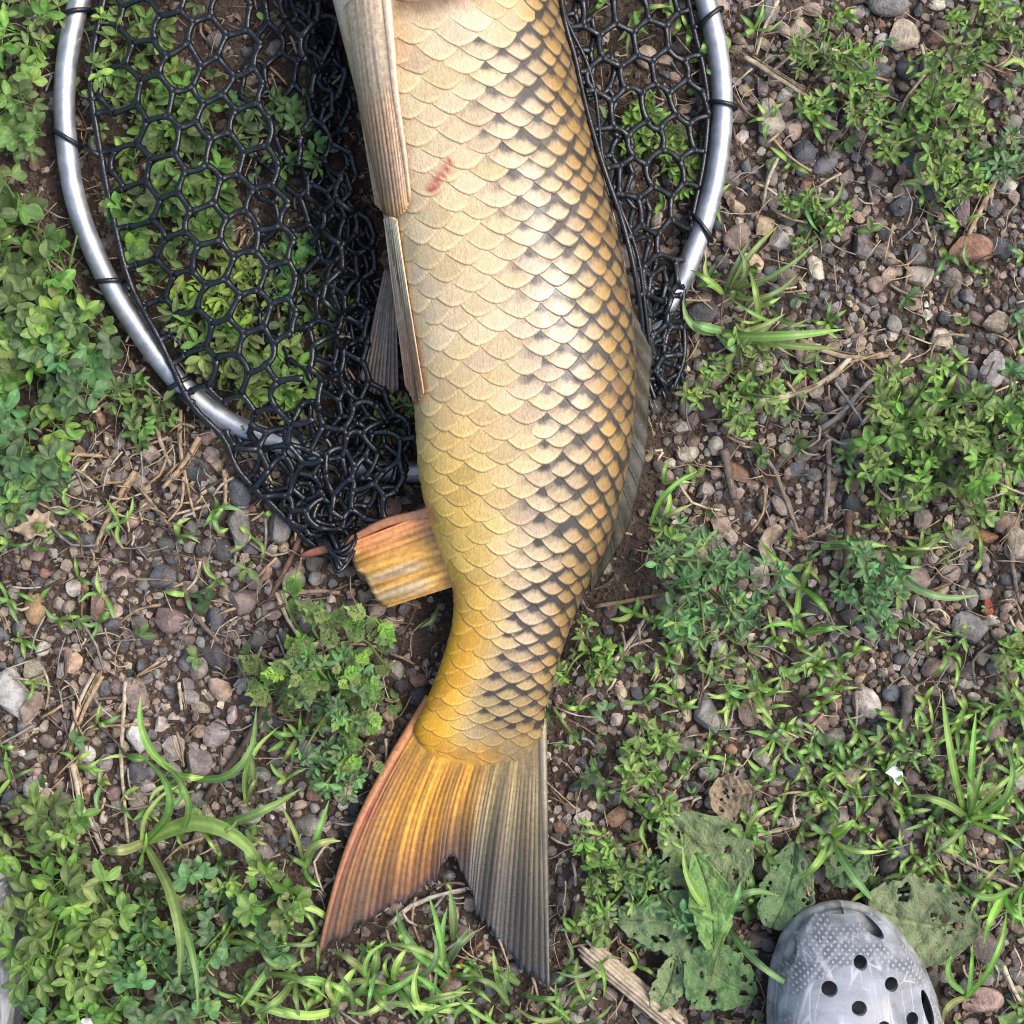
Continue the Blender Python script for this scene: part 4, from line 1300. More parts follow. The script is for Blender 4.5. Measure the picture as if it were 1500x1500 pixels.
# scraps of dead leaf
dm = MB(); n = 2600
X = RNG.uniform(-220, 1720, n); Y = RNG.uniform(-220, 1720, n); uf = under_fish(X, Y) | in_clogs(X, Y)
for x, y, u in zip(X, Y, uf):
    if u or random.random() > (0.9 if x < 620 and y < 700 else 0.4): continue
    r = random.uniform(4, 13) * S; p = at(x, y); R = np.array(Euler((random.gauss(0, 0.5), random.gauss(0, 0.5), random.uniform(0, 6))).to_matrix())
    k = 7; an = np.linspace(0, 2 * PI, k, endpoint=False) + RNG.normal(0, 0.2, k); rr = RNG.uniform(0.45, 1.1, k)
    v = np.vstack([[(0, 0, 0.25)], np.stack([np.cos(an) * rr, np.sin(an) * rr * 0.6, RNG.normal(0, 0.22, k)], 1)]) * r
    col = np.array(random.choice((BRN, DKB, (0.22, 0.16, 0.11), (0.27, 0.21, 0.15)))) * random.uniform(0.7, 1.2)
    dm.add(v @ R.T + (p[0], p[1], gz(x, y) + random.uniform(0.003, 0.007)), [(0, 1 + i, 1 + (i + 1) % k) for i in range(k)], col)
tag(dm.build('leaf_litter', M['dead'], smooth=False), 'brown crumbled scraps of dead leaves on the soil', 'leaf litter', kind='stuff')


def flat_leaf(outline, z0, col, name, mat, parent=None, curl=0.004, seed=0, rows=6):
    """a thin leaf from a pixel outline: rings shrinking to the middle, curled edge"""
    P = np.array(outline, float); P = cr(np.vstack([P, P[:1]]), 56)[:-1]; c = P.mean(0)
    G = []
    for k in range(rows):
        f = 1 - k / rows
        Q = c + (P - c) * f
        G.append([at(x, y, z0 + curl * f * f * (vnoise(x / 14 + seed, y / 14) - 0.2) + 0.0015 * vnoise(x / 7, y / 7 + seed)) for x, y in Q])
    b = MB(); b.grid(np.array(G), col, close=True)
    b.f.append(tuple((rows - 1) * 55 + i for i in range(55)))
    o = b.build(name, mat, parent)
    s_ = o.modifiers.new('thickness', 'SOLIDIFY'); s_.thickness = 0.0004
    return o


o = flat_leaf([(10, 775), (30, 768), (34, 752), (46, 756), (52, 744), (62, 752), (74, 748), (72, 762), (82, 770), (68, 776), (70, 788), (54, 784), (44, 790), (30, 782)], 0.008, (0.40, 0.31, 0.22), 'dead_leaf', M['dead'], curl=0.006, seed=3)
tag(o, 'dry pale lobed oak leaf below the left leafy plant', 'leaf')
o = flat_leaf([(1108, 800), (1122, 775), (1140, 768), (1146, 780), (1130, 800), (1136, 812), (1122, 826)], 0.008, (0.30, 0.24, 0.18), 'dead_leaf', M['dead'], curl=0.006, seed=5)
tag(o, 'dry greyish brown curled leaf right of the carp', 'leaf')
o = flat_leaf([(28, 1040), (44, 1020), (60, 1014), (62, 1030), (50, 1052), (36, 1062)], 0.008, (0.27, 0.20, 0.16), 'dead_leaf', M['dead'], curl=0.006, seed=8)
tag(o, 'dry brown leaf beside the big pale grey stone', 'leaf')
o = flat_leaf([(1296, 1132), (1310, 1122), (1322, 1132), (1320, 1146), (1312, 1152), (1308, 1140)], 0.012, (0.85, 0.85, 0.80), 'petal', M['paper'], curl=0.003, seed=2, rows=4)
tag(o, 'small bright white petal lying in the lower right grass', 'petal')
o = flat_leaf([(82, 1496), (90, 1489), (108, 1492), (116, 1498), (122, 1491), (138, 1496), (142, 1530), (84, 1530)], 0.016, (0.8, 0.85, 0.87), 'paper_scrap', M['paper'], curl=0.004, seed=4, rows=4)
tag(o, 'pale bluish white scrap at the bottom left edge', 'paper')
random.seed(33); RNG = np.random.default_rng(33)
# ------------------------------------------------------------------ leafy plants
def leaflet(mb, M4, L, asp, col, fold, droop, notch=0.0, nt=7, mid=1.35):
    t = np.linspace(0, 1, nt)
    w = 0.5 * asp * np.sin(PI * np.clip(t, 0.0, 1) ** 1.15) ** 0.75
    w[0] = 0.02; w[-1] = 0.05 * asp
    G = np.zeros((nt, 5, 3)); C = np.zeros((nt, 5, 3))
    for j, f in enumerate((-1, -0.5, 0, 0.5, 1)):
        G[:, j, 0] = t * L - (notch * L * (1 - abs(f)) * (t > 0.95))
        G[:, j, 1] = f * w * L
        G[:, j, 2] = fold * abs(f) * w * L - droop * L * t * t + 0.03 * L * np.sin(t * 9 + f * 3)
        C[:, j] = np.array(col) * (mid if f == 0 else (1.0 if abs(f) < 1 else 1.12))
    V = G.reshape(-1, 3) @ np.array(M4.to_3x3()).T + np.array(M4.translation)
    mb.grid(V.reshape(nt, 5, 3), C)


def trifoliate(seed, asp, fold):
    r = random.Random(seed)
    b = MB(); pet = r.uniform(0.5, 0.9)
    tip = np.array((pet, 0, 0.12))
    b.tube(np.array([(0, 0, 0), tip * 0.5 + (0, 0, 0.03), tip]), 0.032, (0.9, 1.1, 0.6), 4, cap=False)
    for a in (-1.15, 0.0, 1.15):
        a += r.gauss(0, 0.16)
        m4 = Matrix.Translation(tip + np.array((0.08 if a == 0 else 0, 0, 0))) @ Euler((r.gauss(0, 0.25), r.gauss(-0.12, 0.22), a)).to_matrix().to_4x4()
        leaflet(b, m4, r.uniform(0.85, 1.08), asp * r.uniform(0.9, 1.1), (1, 1, 1), fold * r.uniform(0.5, 1.5), r.uniform(0.0, 0.25), 0.03)
    return b


TRI = {}
for nm, asp, fold in (('broad', 0.66, 0.30), ('mid', 0.46, 0.42), ('narrow', 0.30, 0.55)):
    TRI[nm] = [trifoliate(31 * i + hash(nm) % 7 if False else 31 * i + len(nm), asp, fold) for i in range(8)]
TRIM = {k: [b.mesh('leaf', M['leaf']) for b in v] for k, v in TRI.items()}


def ferny(seed):
    """a deeply cut leaf: side lobes along a midrib, each lobe toothed"""
    r = random.Random(seed); b = MB()
    b.tube(np.array([(0, 0, 0), (0.35, 0, 0.03), (1.1, 0, 0.05), (1.55, 0, -0.05)]), np.array((0.035, 0.03, 0.022, 0.01)), (1.3, 1.35, 1.1), 4, cap=False)
    for i, t in enumerate((0.45, 0.7, 0.95, 1.18, 1.36)):
        L = (0.52, 0.62, 0.5, 0.34, 0.22)[i]
        for sg in (-1, 1):
            a = sg * r.uniform(0.75, 1.0)
            m4 = Matrix.Translation((t, 0, 0.05 - 0.04 * t)) @ Euler((sg * 0.2, r.gauss(0, 0.15), a)).to_matrix().to_4x4()
            leaflet(b, m4, L, 0.42, (1, 1, 1), 0.3, 0.15, nt=5)
            for k in (0.35, 0.62):
                for s2 in (-1, 1):
                    m5 = m4 @ Matrix.Translation((L * k, 0, 0.0)) @ Euler((0, 0, s2 * 0.75)).to_matrix().to_4x4()
                    leaflet(b, m5, L * 0.42, 0.40, (0.97, 0.97, 0.97), 0.2, 0.1, nt=4)
    leaflet(b, Matrix.Translation((1.35, 0, 0)), 0.42, 0.5, (1, 1, 1), 0.2, 0.1, nt=5)
    return b


FERN = [ferny(i) for i in range(6)]
FERNM = [b.mesh('leaf', M['leaf']) for b in FERN]
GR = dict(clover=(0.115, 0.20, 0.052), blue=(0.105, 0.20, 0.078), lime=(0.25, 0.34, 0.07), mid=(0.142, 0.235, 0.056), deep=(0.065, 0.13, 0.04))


def plant(px, py, R, stems, leafL, kind, tint, label, height=0.03, name='clover_plant', cat='plant', dens=0.75, group='low leafy weeds', lime=0.25, spread=(0, 2 * PI), stemcol=(0.14, 0.20, 0.06), tuft=4):
    root = thing(name, label, cat, at(px, py, gz(px, py)), group)
    base = np.array(root.location)
    fern = kind == 'fern'
    Lm = leafL * S
    for k in range(stems):
        a = spread[0] + (spread[1] - spread[0]) * (k + random.uniform(0.1, 0.9)) / stems
        rr = R * random.uniform(0.4, 1.3) * S
        hgt = height * random.uniform(0.5, 1.1)
        bend = random.gauss(0, 0.35)
        n = 9; t = np.linspace(0, 1, n)
        b0 = base + np.array((*RNG.normal(0, 0.16 * R * S, 2), 0))
        P = np.stack([b0[0] + rr * t * np.cos(a + bend * t), b0[1] + rr * t * np.sin(a + bend * t), base[2] + 0.002 + hgt * np.sin(np.minimum(t * 1.25, 1) * PI / 2) ** 0.9], 1)
        px_, py_ = to_px(P[-1][0], P[-1][1], P[-1][2])
        if near_fish(np.array(px_), np.array(py_)) or in_clogs(np.array(px_), np.array(py_)) or (np.hypot(*(hp - (px_, py_)).T).min() < 30 and random.random() < 0.8): continue
        m = MB(); m.tube(P, np.linspace(0.0013, 0.0007, n), stemcol, 5); m.build('stem', M['leaf'], root)
        nl = max(2, int(rr / Lm / 0.55 * dens))
        for q in range(nl + tuft):
            f = (q + 1) / (nl + 0.2) if q < nl else random.uniform(0.86, 1.0)
            f = min(f, 1.0)
            p = np.array([np.interp(f, t, P[:, i]) for i in range(3)])
            side = (1 if q % 2 else -1) * random.uniform(0.5, 1.3) if f < 0.9 else random.uniform(-PI, PI)
            sc = Lm * random.uniform(0.7, 1.15) * (1 if q < nl else 0.8)
            la = a + bend * f + side
            lx, ly = to_px(p[0] + 1.1 * sc * math.cos(la), p[1] + 1.1 * sc * math.sin(la), p[2])
            if np.hypot(*(hp - (lx, ly)).T).min() < 17 + 0.6 * leafL and random.random() < 0.95: continue     # pushed down under the hoop
            cc = np.array(tint) * random.uniform(0.75, 1.25)
            if q >= nl and random.random() < lime * 2: cc = lerp3(cc, GR['lime'], np.array(random.uniform(0.2, 0.8)))
            o = link('leaf', FERNM[random.randrange(6)] if fern else TRIM[kind if random.random() < 0.7 else 'mid'][random.randrange(8)], root)
            o.location = Vector(p - base); o.scale = (sc, sc, sc)
            o.rotation_euler = (random.gauss(0, 0.3), random.gauss(-0.15, 0.3), la)
            o.color = (*cc, 1)
    for q in range(int(stems * (0.7 if px < 480 else 1.2))):                      # young leaves filling the heart of the plant
        a = random.uniform(0, 2 * PI); rr = R * S * random.uniform(0.05, 0.5)
        p = base + (rr * math.cos(a), rr * math.sin(a), height * random.uniform(0.5, 1.05))
        x_, y_ = to_px(*p)
        if near_fish(np.array(x_), np.array(y_)) or np.hypot(*(hp - (x_, y_)).T).min() < 20 + 1.5 * leafL: continue
        sc = Lm * random.uniform(0.65, 1.1)
        o = link('leaf', FERNM[random.randrange(6)] if fern else TRIM[kind][random.randrange(8)], root)
        o.location = Vector(p - base); o.scale = (sc, sc, sc); o.rotation_euler = (random.gauss(0, 0.3), random.gauss(-0.2, 0.3), random.uniform(0, 6.28))
        o.color = (*(np.array(tint) * random.uniform(0.8, 1.3)), 1)
    return root


LM = 'clover plant in the dense green patch left of the hoop'
PL = [
    # left green mass outside the hoop
    (40, 60, 75, 8, 20, 'mid', 'mid', 'clover plant in the very top left corner', 0.03),
    (25, 180, 70, 7, 24, 'broad', 'clover', 'broad leaved clover left of the upper hoop lashing', 0.03),
    (45, 330, 80, 8, 25, 'broad', 'clover', 'clover plant at the left edge level with the second lashing', 0.034),
    (110, 440, 70, 8, 24, 'broad', 'clover', 'clover plant pressed against the outside of the hoop', 0.034),
    (35, 460, 75, 7, 26, 'broad', 'mid', 'clover plant with spotted leaves at the left edge', 0.03),
    (140, 520, 75, 9, 24, 'broad', 'blue', 'bluish bushy clover left of where the hoop curves', 0.036),
    (60, 560, 60, 6, 24, 'broad', 'mid', 'clover plant at the lower end of the left green patch', 0.03),
    (220, 585, 40, 5, 18, 'mid', 'clover', 'small clover tuft under the outer curve of the hoop', 0.018),
    (40, 660, 62, 6, 27, 'broad', 'blue', 'clover plant above the dry oak leaf', 0.032),
    (52, 705, 45, 5, 20, 'mid', 'blue', 'low clover rosette touching the dry oak leaf', 0.026),
    # inside the net
    (190, 60, 60, 7, 20, 'mid', 'mid', 'clover under the net near the top of the hoop', 0.018),
    (240, 170, 65, 7, 22, 'mid', 'mid', 'clover under the net beside the upper lashing', 0.015),
    (300, 260, 70, 8, 24, 'broad', 'clover', 'broad leaved clover under the middle of the net', 0.016),
    (250, 330, 60, 7, 24, 'broad', 'clover', 'clover under the net level with the second lashing', 0.015),
    (340, 425, 55, 8, 22, 'narrow', 'lime', 'bright lime clover shoot under the net', 0.018),
    (320, 510, 62, 8, 24, 'narrow', 'mid', 'narrow leaved green plant under the net by the lower hoop', 0.016),
    (400, 560, 60, 7, 24, 'mid', 'mid', 'green plant under the net where the hoop meets the bag', 0.014),
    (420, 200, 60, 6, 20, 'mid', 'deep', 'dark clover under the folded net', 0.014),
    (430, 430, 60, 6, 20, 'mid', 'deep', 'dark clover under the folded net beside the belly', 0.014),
    (555, 650, 45, 5, 22, 'narrow', 'mid', 'green leaves at the belly below the net fold', 0.014),
    # lower left
    (95, 1270, 82, 8, 32, 'mid', 'mid', 'tall bright clover at lower left with lime tips', 0.07),
    (85, 1335, 78, 9, 32, 'mid', 'mid', 'bushy bright clover beside the left clog', 0.065),
    (20, 1210, 50, 4, 30, 'mid', 'mid', 'clover sprig at the left edge above the clog', 0.05),
    (130, 1420, 80, 8, 25, 'broad', 'clover', 'clover low beside the scrap at the bottom edge', 0.04),
    (50, 1465, 60, 6, 28, 'broad', 'blue', 'bluish clover in the bottom left corner', 0.05),
    (245, 1435, 70, 7, 24, 'broad', 'blue', 'clover at the bottom between the long blades', 0.04),
    (330, 1340, 80, 6, 24, 'broad', 'blue', 'bluish sprawling clover right of the long crossing blades', 0.04),
    (410, 1305, 32, 4, 24, 'broad', 'mid', 'four leaf sprig left of the tail fin tip', 0.05),
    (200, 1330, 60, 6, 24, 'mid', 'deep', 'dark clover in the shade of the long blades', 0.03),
    # centre, by the tail
    (505, 1010, 60, 7, 18, 'mid', 'blue', 'small leaved clump left of the tail stalk', 0.045),
    (500, 1110, 42, 6, 18, 'mid', 'blue', 'small leaved clump touching the left edge of the tail fin', 0.03),
    (870, 1255, 66, 8, 17, 'mid', 'mid', 'feathery green clump right of the tail fin', 0.04),
    (930, 1100, 62, 6, 18, 'mid', 'mid', 'loose green clump right of the tail base', 0.035),
    (870, 960, 40, 5, 17, 'mid', 'mid', 'low clover tuft touching the back of the tail stalk', 0.02),
    (940, 1285, 52, 6, 18, 'mid', 'blue', 'small clover clump above the dock leaves', 0.03),
    # right side
    (1020, 850, 82, 13, 24, 'narrow', 'blue', 'blue green whorled plant just right of the back of the carp', 0.05),
    (1300, 620, 78, 11, 23, 'mid', 'mid', 'big bushy plant in the middle of the right gravel', 0.055),
    (1340, 690, 70, 9, 20, 'mid', 'mid', 'lower half of the bushy growth in the right gravel', 0.04),
    (1452, 650, 80, 12, 24, 'mid', 'mid', 'big bushy plant at the right edge', 0.055),
    (1440, 610, 40, 4, 22, 'mid', 'blue', 'bluish sprig above the bushy plant at the right edge', 0.05),
    (1258, 860, 46, 8, 20, 'mid', 'blue', 'upright bluish plant below the bushy growth', 0.045),
    (1080, 570, 62, 8, 18, 'mid', 'mid', 'low feathery plant beside the pale fibrous stalk', 0.025),
    (1200, 95, 50, 6, 18, 'narrow', 'mid', 'yellow green sprig at the end of the sprawling upper plant', 0.03),
    (1245, 150, 55, 5, 16, 'mid', 'mid', 'sprawling upper plant between two dark stones', 0.03),
    (1350, 200, 75, 10, 20, 'mid', 'mid', 'bushy sprawling plant at upper right', 0.04),
    (1392, 275, 42, 6, 16, 'mid', 'mid', 'lower spray of the upper right bushy plant', 0.025),
    (1440, 55, 62, 6, 18, 'mid', 'mid', 'leafy sprawling plant in the top right corner', 0.03),
    (1470, 235, 55, 5, 18, 'mid', 'blue', 'small plant at the right edge below the top corner', 0.025),
    (1195, 320, 46, 5, 15, 'mid', 'mid', 'small sprouting plant below the slate blue pebble', 0.02),
    (950, 190, 45, 6, 20, 'mid', 'mid', 'clover under the right part of the net', 0.014),
    (985, 240, 38, 5, 18, 'mid', 'mid', 'clover beneath the net beside the right hoop', 0.012),
    (1480, 955, 40, 4, 18, 'mid', 'mid', 'low plant at the right edge below the grey rough stone', 0.03),
]
for (px, py, R, n, L, kind, tint, lab, hgt) in PL:
    plant(px, py, R, n, L * (1.25 if px < 480 and py < 760 else 1.0), kind, GR[tint], lab, hgt, lime=0.35 if tint in ('mid', 'lime') else 0.12)
for (px, py, R, n, L, lab, hgt, sp_a) in ((485, 955, 75, 7, 30, 'ferny deeply cut weed left of the tail stalk', 0.05, (0, 2 * PI)), (560, 1000, 55, 5, 24, 'ferny weed against the yellow tail stalk', 0.05, (1.2, 4.5)), (535, 1085, 50, 5, 22, 'ferny weed beside the upper left edge of the tail fin', 0.035, (1.5, 5.0)), (420, 985, 40, 3, 30, 'dull ferny leaf cluster above the thick dark twig', 0.025, (0, 2 * PI))):
    plant(px, py, R, n, L, 'fern', GR['mid'], lab, hgt, name='ferny_weed', lime=0.3, spread=sp_a, dens=0.35, tuft=3)

# countless tiny clover leaves filling the green patches
gcv = MB(); n = 3400
X = RNG.uniform(-260, 1760, n); Y = RNG.uniform(-260, 1760, n)
gd = 0.95 * (1 - ss(X, 180, 470)) * (1 - ss(Y, 520, 620)) + 0.55 * (1 - ss(X, 470, 520)) * (1 - ss(Y, 560, 620)) + 0.6 * (1 - ss(X, 300, 470)) * ss(Y, 1240, 1330) + 0.30 * ss(X, 800, 860) * ss(Y, 880, 950) * (1 - ss(X, 1000, 1200)) + 0.10 + 0.08 * ss(X, 960, 1020)
gd = gd * (0.35 + 1.2 * (vnoise(X / 90, Y / 90) > 0.42))
uf = near_fish(X, Y) | in_clogs(X, Y)
for x, y, d, u in zip(X, Y, gd, uf):
    if u or random.random() > d or np.hypot(*(hp - (x, y)).T).min() < 26: continue
    b = TRI[random.choice(('broad', 'mid', 'mid'))][random.randrange(8)]
    sc = random.uniform(9, 25) * S * (0.8 if 130 < x < 560 and y < 700 else 1); p = at(x, y)
    R = np.array(Euler((random.gauss(0, 0.35), random.gauss(-0.15, 0.35), random.uniform(0, 6.28))).to_matrix())
    v = (np.concatenate(b.v) * sc) @ R.T + (p[0], p[1], gz(x, y) + random.uniform(0.003, 0.014))
    gcv.add(v, b.f, np.clip(np.concatenate(b.c) * np.array(GR[random.choice(('clover', 'mid', 'deep', 'blue', 'clover'))]) * random.uniform(0.65, 1.3), 0, 1))
tag(gcv.build('ground_cover', M['leaf']), 'tiny clover leaves covering the soil at left', 'ground cover', kind='stuff')


# ------------------------------------------------------------------ grass
def blade(mb, pts, w, col, z0, z1, z2, n=12, fold=0.35):
    q = cr(pts, n); t = np.linspace(0, 1, n)
    T = np.gradient(q, axis=0); T /= np.linalg.norm(T, axis=1)[:, None] + 1e-9
    N_ = np.stack([-T[:, 1], T[:, 0]], 1)
    wd_ = 0.86 * w * np.interp(t, [0, 0.12, 0.45, 0.8, 1], [0.55, 0.85, 1, 0.62, 0.04])
    z = z0 + (z1 - z0) * np.sin(np.minimum(t / 0.7, 1) * PI / 2) + (z2 - z1) * ss(t, 0.55, 1.0)
    G = np.zeros((n, 5, 3)); C = np.zeros((n, 5, 3))
    for j, f in enumerate((-1, -0.5, 0, 0.5, 1)):
        e = q + N_ * (f * wd_ / 2)[:, None]
        for i in range(n): G[i, j] = at(e[i, 0], e[i, 1], z[i] + fold * abs(f) * wd_[i] * S / 2)
        C[:, j] = np.array(col) * (1.45 if f == 0 else (1.0 if abs(f) == 1 else 0.92)) * np.interp(t, [0, 0.2, 0.9, 1], [1.25, 1, 1.0, 1.15])[:, None]
    mb.grid(G, np.clip(C, 0, 1))


GC = [(0.18, 0.31, 0.07), (0.23, 0.36, 0.08), (0.145, 0.26, 0.065), (0.28, 0.38, 0.10), (0.145, 0.25, 0.09)]


def tuft(bx, by, blades, label, wid=10, hgt=0.03, name='grass_tuft'):
    root = thing(name, label, 'grass', at(bx, by, gz(bx, by)), 'grass tufts')
    for bl in blades:
        tip, w = np.array(bl[:2], float), bl[2] if len(bl) > 2 else wid
        st = np.array((bx, by), float) + RNG.normal(0, 3, 2)
        if len(bl) > 3: st = np.array(bl[3], float)
        L = np.linalg.norm(tip - st); d = (tip - st) / (L + 1e-6); nn = np.array((-d[1], d[0]))
        b_ = random.gauss(0, 0.13) * L
        m = MB(); z0 = gz(*st) + 0.003
        blade(m, [st, st * 0.66 + tip * 0.34 + nn * b_, st * 0.3 + tip * 0.7 + nn * b_ * 0.9, tip], w * random.uniform(0.85, 1.15), np.array(random.choice(GC)) * random.uniform(0.9, 1.35), z0, z0 + hgt * random.uniform(0.6, 1.2), z0 + hgt * random.uniform(0.2, 0.8))
        m.build('blade', M['grass'], root)
    return root


def auto(bx, by, n, L0, L1, a0=0, a1=2 * PI, w=9):
    out = []
    for k in range(n):
        a = a0 + (a1 - a0) * (k + random.random()) / n; L = random.uniform(L0, L1)
        t = (bx + L * math.cos(a), by - L * math.sin(a))
        if near_fish(np.array(t[0]), np.array(t[1])) or in_clogs(np.array(t[0]), np.array(t[1])): continue
        out.append((t[0], t[1], w * random.uniform(0.6, 1.1), (bx + random.gauss(0, 0.22 * L1), by + random.gauss(0, 0.16 * L1))))
    return out


tuft(208, 1236, [(206, 1105, 14), (398, 1296, 26, (205, 1234)), (262, 1442, 20, (215, 1240)), (145, 1245, 17), (290, 1482, 12, (236, 1300)), (236, 1115, 12, (262, 1232)), (262, 1150, 9)], 'big grass tuft with broad crossing blades at lower left', 14, 0.055)
tuft(252, 1130, [(376, 1036, 16), (206, 1020, 15), (300, 1138, 13), (222, 1190, 10)], 'grass with two long raised blades at left above the big tuft', 14, 0.045)
tuft(298, 1212, [(442, 1154, 17), (352, 1195, 8), (320, 1255, 8)], 'single broad pale green blade pointing at the tail fin', 14, 0.04)
tuft(445, 1270, [(482, 1172, 11), (500, 1232, 12), (420, 1250, 10), (470, 1300, 9), (412, 1180, 8)], 'grass sprig beside the left edge of the tail fin', 11, 0.03)
tuft(360, 1180, [(362, 1090, 9), (408, 1065, 9), (380, 1130, 7)], 'thin grass shoot left of the tail above the sprig', 8, 0.03)
tuft(438, 1085, [(420, 1060, 8), (452, 1052, 8), (412, 1118, 8), (440, 1040, 6)], 'small grass shoot by the thick dark twig', 8, 0.02)
tuft(650, 1420, auto(650, 1420, 7, 60, 120, 0.4, 3.0, 14) + [(628, 1312, 12), (655, 1330, 10), (580, 1330, 14), (700, 1362, 13)], 'dense grass tuft under the tail fork', 13, 0.03)
tuft(560, 1440, auto(560, 1440, 9, 50, 110, 0.2, 2.9, 14) + auto(560, 1440, 4, 40, 80, 3.2, 6.2, 12), 'grass tuft below the left tail tip', 13, 0.035)
tuft(500, 1480, auto(500, 1480, 8, 40, 95, 0.3, 3.0, 13) + [(380, 1460, 16), (345, 1455, 14)], 'grass tuft at the bottom edge left of the tail', 13, 0.035)
tuft(740, 1470, auto(740, 1470, 9, 50, 105, 0.0, 3.1, 13) + [(722, 1390, 13), (745, 1410, 14)], 'grass tuft below the right tail tip', 13, 0.035)
tuft(640, 1490, auto(640, 1490, 9, 50, 100, 0.0, 3.1, 12), 'grass tuft at the bottom edge under the forked twig', 12, 0.035)
tuft(420, 1420, auto(420, 1420, 8, 50, 100, 0, 6.28, 12), 'grass tuft left of the left tail tip', 12, 0.035)
tuft(470, 1350, auto(470, 1365, 6, 40, 80, 2.2, 5.0, 10), 'short grass touching the left tail tip', 10, 0.02)
tuft(860, 1420, auto(860, 1420, 6, 40, 80, 0.2, 6.0, 9), 'short grass left of the wood splinter', 9, 0.025)
tuft(830, 1490, auto(830, 1490, 7, 40, 80, 0.0, 3.1, 11), 'grass at the bottom edge left of the wood splinter', 11, 0.03)
tuft(1060, 430, [(1140, 330, 12), (1100, 350, 11), (1020, 420, 14), (1080, 360, 10), (1170, 400, 9), (1200, 350, 10), (1035, 375, 9), (1010, 395, 10)], 'grass tuft just right of the lower hoop end', 11, 0.03)
tuft(1058, 488, [(1238, 482, 20), (1230, 510, 14), (1150, 460, 14), (1010, 470, 16), (1090, 520, 12), (1000, 440, 12)], 'grass with a long level blade right of the net', 13, 0.03)
tuft(1130, 470, auto(1130, 470, 9, 35, 85, 0, 6.28, 9), 'fine grass tuft above the pale fibrous stalk', 9, 0.03)
tuft(1180, 300, [(1235, 265, 9), (1150, 290, 8), (1200, 340, 8), (1225, 290, 8)], 'thin curling grass below the slate blue pebble', 8, 0.02)
tuft(1210, 800, [(1300, 800, 15), (1270, 810, 9), (1390, 800, 6, (1300, 800))], 'level blade of grass below the bushy growth', 12, 0.03)
tuft(1300, 808, [(1434, 872, 16, (1296, 806)), (1385, 780, 12), (1350, 830, 9)], 'grass with an arching blade right of the upright bluish plant', 12, 0.035)
tuft(1175, 860, [(1110, 790, 10), (1135, 840, 9), (1215, 900, 11), (1160, 930, 10), (1190, 820, 9)], 'grass sprig left of the upright bluish plant', 10, 0.03)
tuft(960, 770, [(1022, 690, 10), (1015, 738, 10), (990, 790, 9), (980, 715, 11), (1020, 770, 8)], 'grass blades poking out beside the back of the carp', 10, 0.02)
tuft(1175, 930, auto(1175, 930, 8, 35, 75, 0, 6.28, 10), 'grass tuft right of the light grey pebble', 10, 0.03)
tuft(1418, 1200, [(1380, 1010, 12, (1412, 1190)), (1430, 1040, 13), (1330, 1165, 14), (1500, 1120, 10), (1350, 1260, 10), (1470, 1080, 11), (1440, 1110, 12), (1400, 1120, 10), (1480, 1200, 10), (1500, 1245, 9)], 'large grass tuft at lower right beside the upright stick', 12, 0.045)
tuft(1480, 1040, auto(1480, 1040, 8, 40, 85, 0, 6.28, 11), 'grass tuft at the right edge above the large one', 11, 0.04)
tuft(1470, 1310, auto(1470, 1310, 8, 40, 90, 0, 6.28, 11), 'grass tuft at the right edge level with the clog toe', 11, 0.035)
tuft(1412, 1460, [(1400, 1390, 12), (1380, 1500, 13), (1425, 1380, 9), (1475, 1330, 10)], 'grass blades standing right of the clog', 11, 0.04)
tuft(1060, 1350, [(1182, 1455, 15, (1062, 1352)), (1085, 1290, 13), (1010, 1330, 12), (1000, 1240, 14), (1142, 1312, 13), (1040, 1440, 12)], 'grass sprig with a long blade lying over the clog', 12, 0.06)
tuft(1090, 1235, [(1140, 1180, 12), (1055, 1210, 10), (1130, 1225, 9)], 'small leafy grass sprig above the dock leaves', 10, 0.03)
tuft(1215, 1225, [(1250, 1200, 16), (1180, 1200, 12), (1200, 1250, 12), (1165, 1290, 14), (1190, 1262, 10), (1290, 1330, 14), (1300, 1245, 9)], 'leafy sprig right above the toe of the clog', 13, 0.04)
tuft(1105, 1010, auto(1105, 1010, 7, 30, 65, 0, 6.28, 10), 'short grass shoot left of the dark rotten stick', 10, 0.025)
tuft(1400, 950, auto(1380, 960, 6, 30, 60, 0, 6.28, 8), 'short grass below the rough light grey stone', 8, 0.025)
tuft(930, 20, [(905, 60, 12), (950, 50, 10), (985, 10, 9), (920, 90, 9)], 'grass blades under the net at the top right', 10, 0.012)
tuft(1235, 20, [(1255, 15, 9), (1220, 0, 8), (1260, 35, 8)], 'small grass shoot at the top edge left of the smooth grey stone', 8, 0.02)

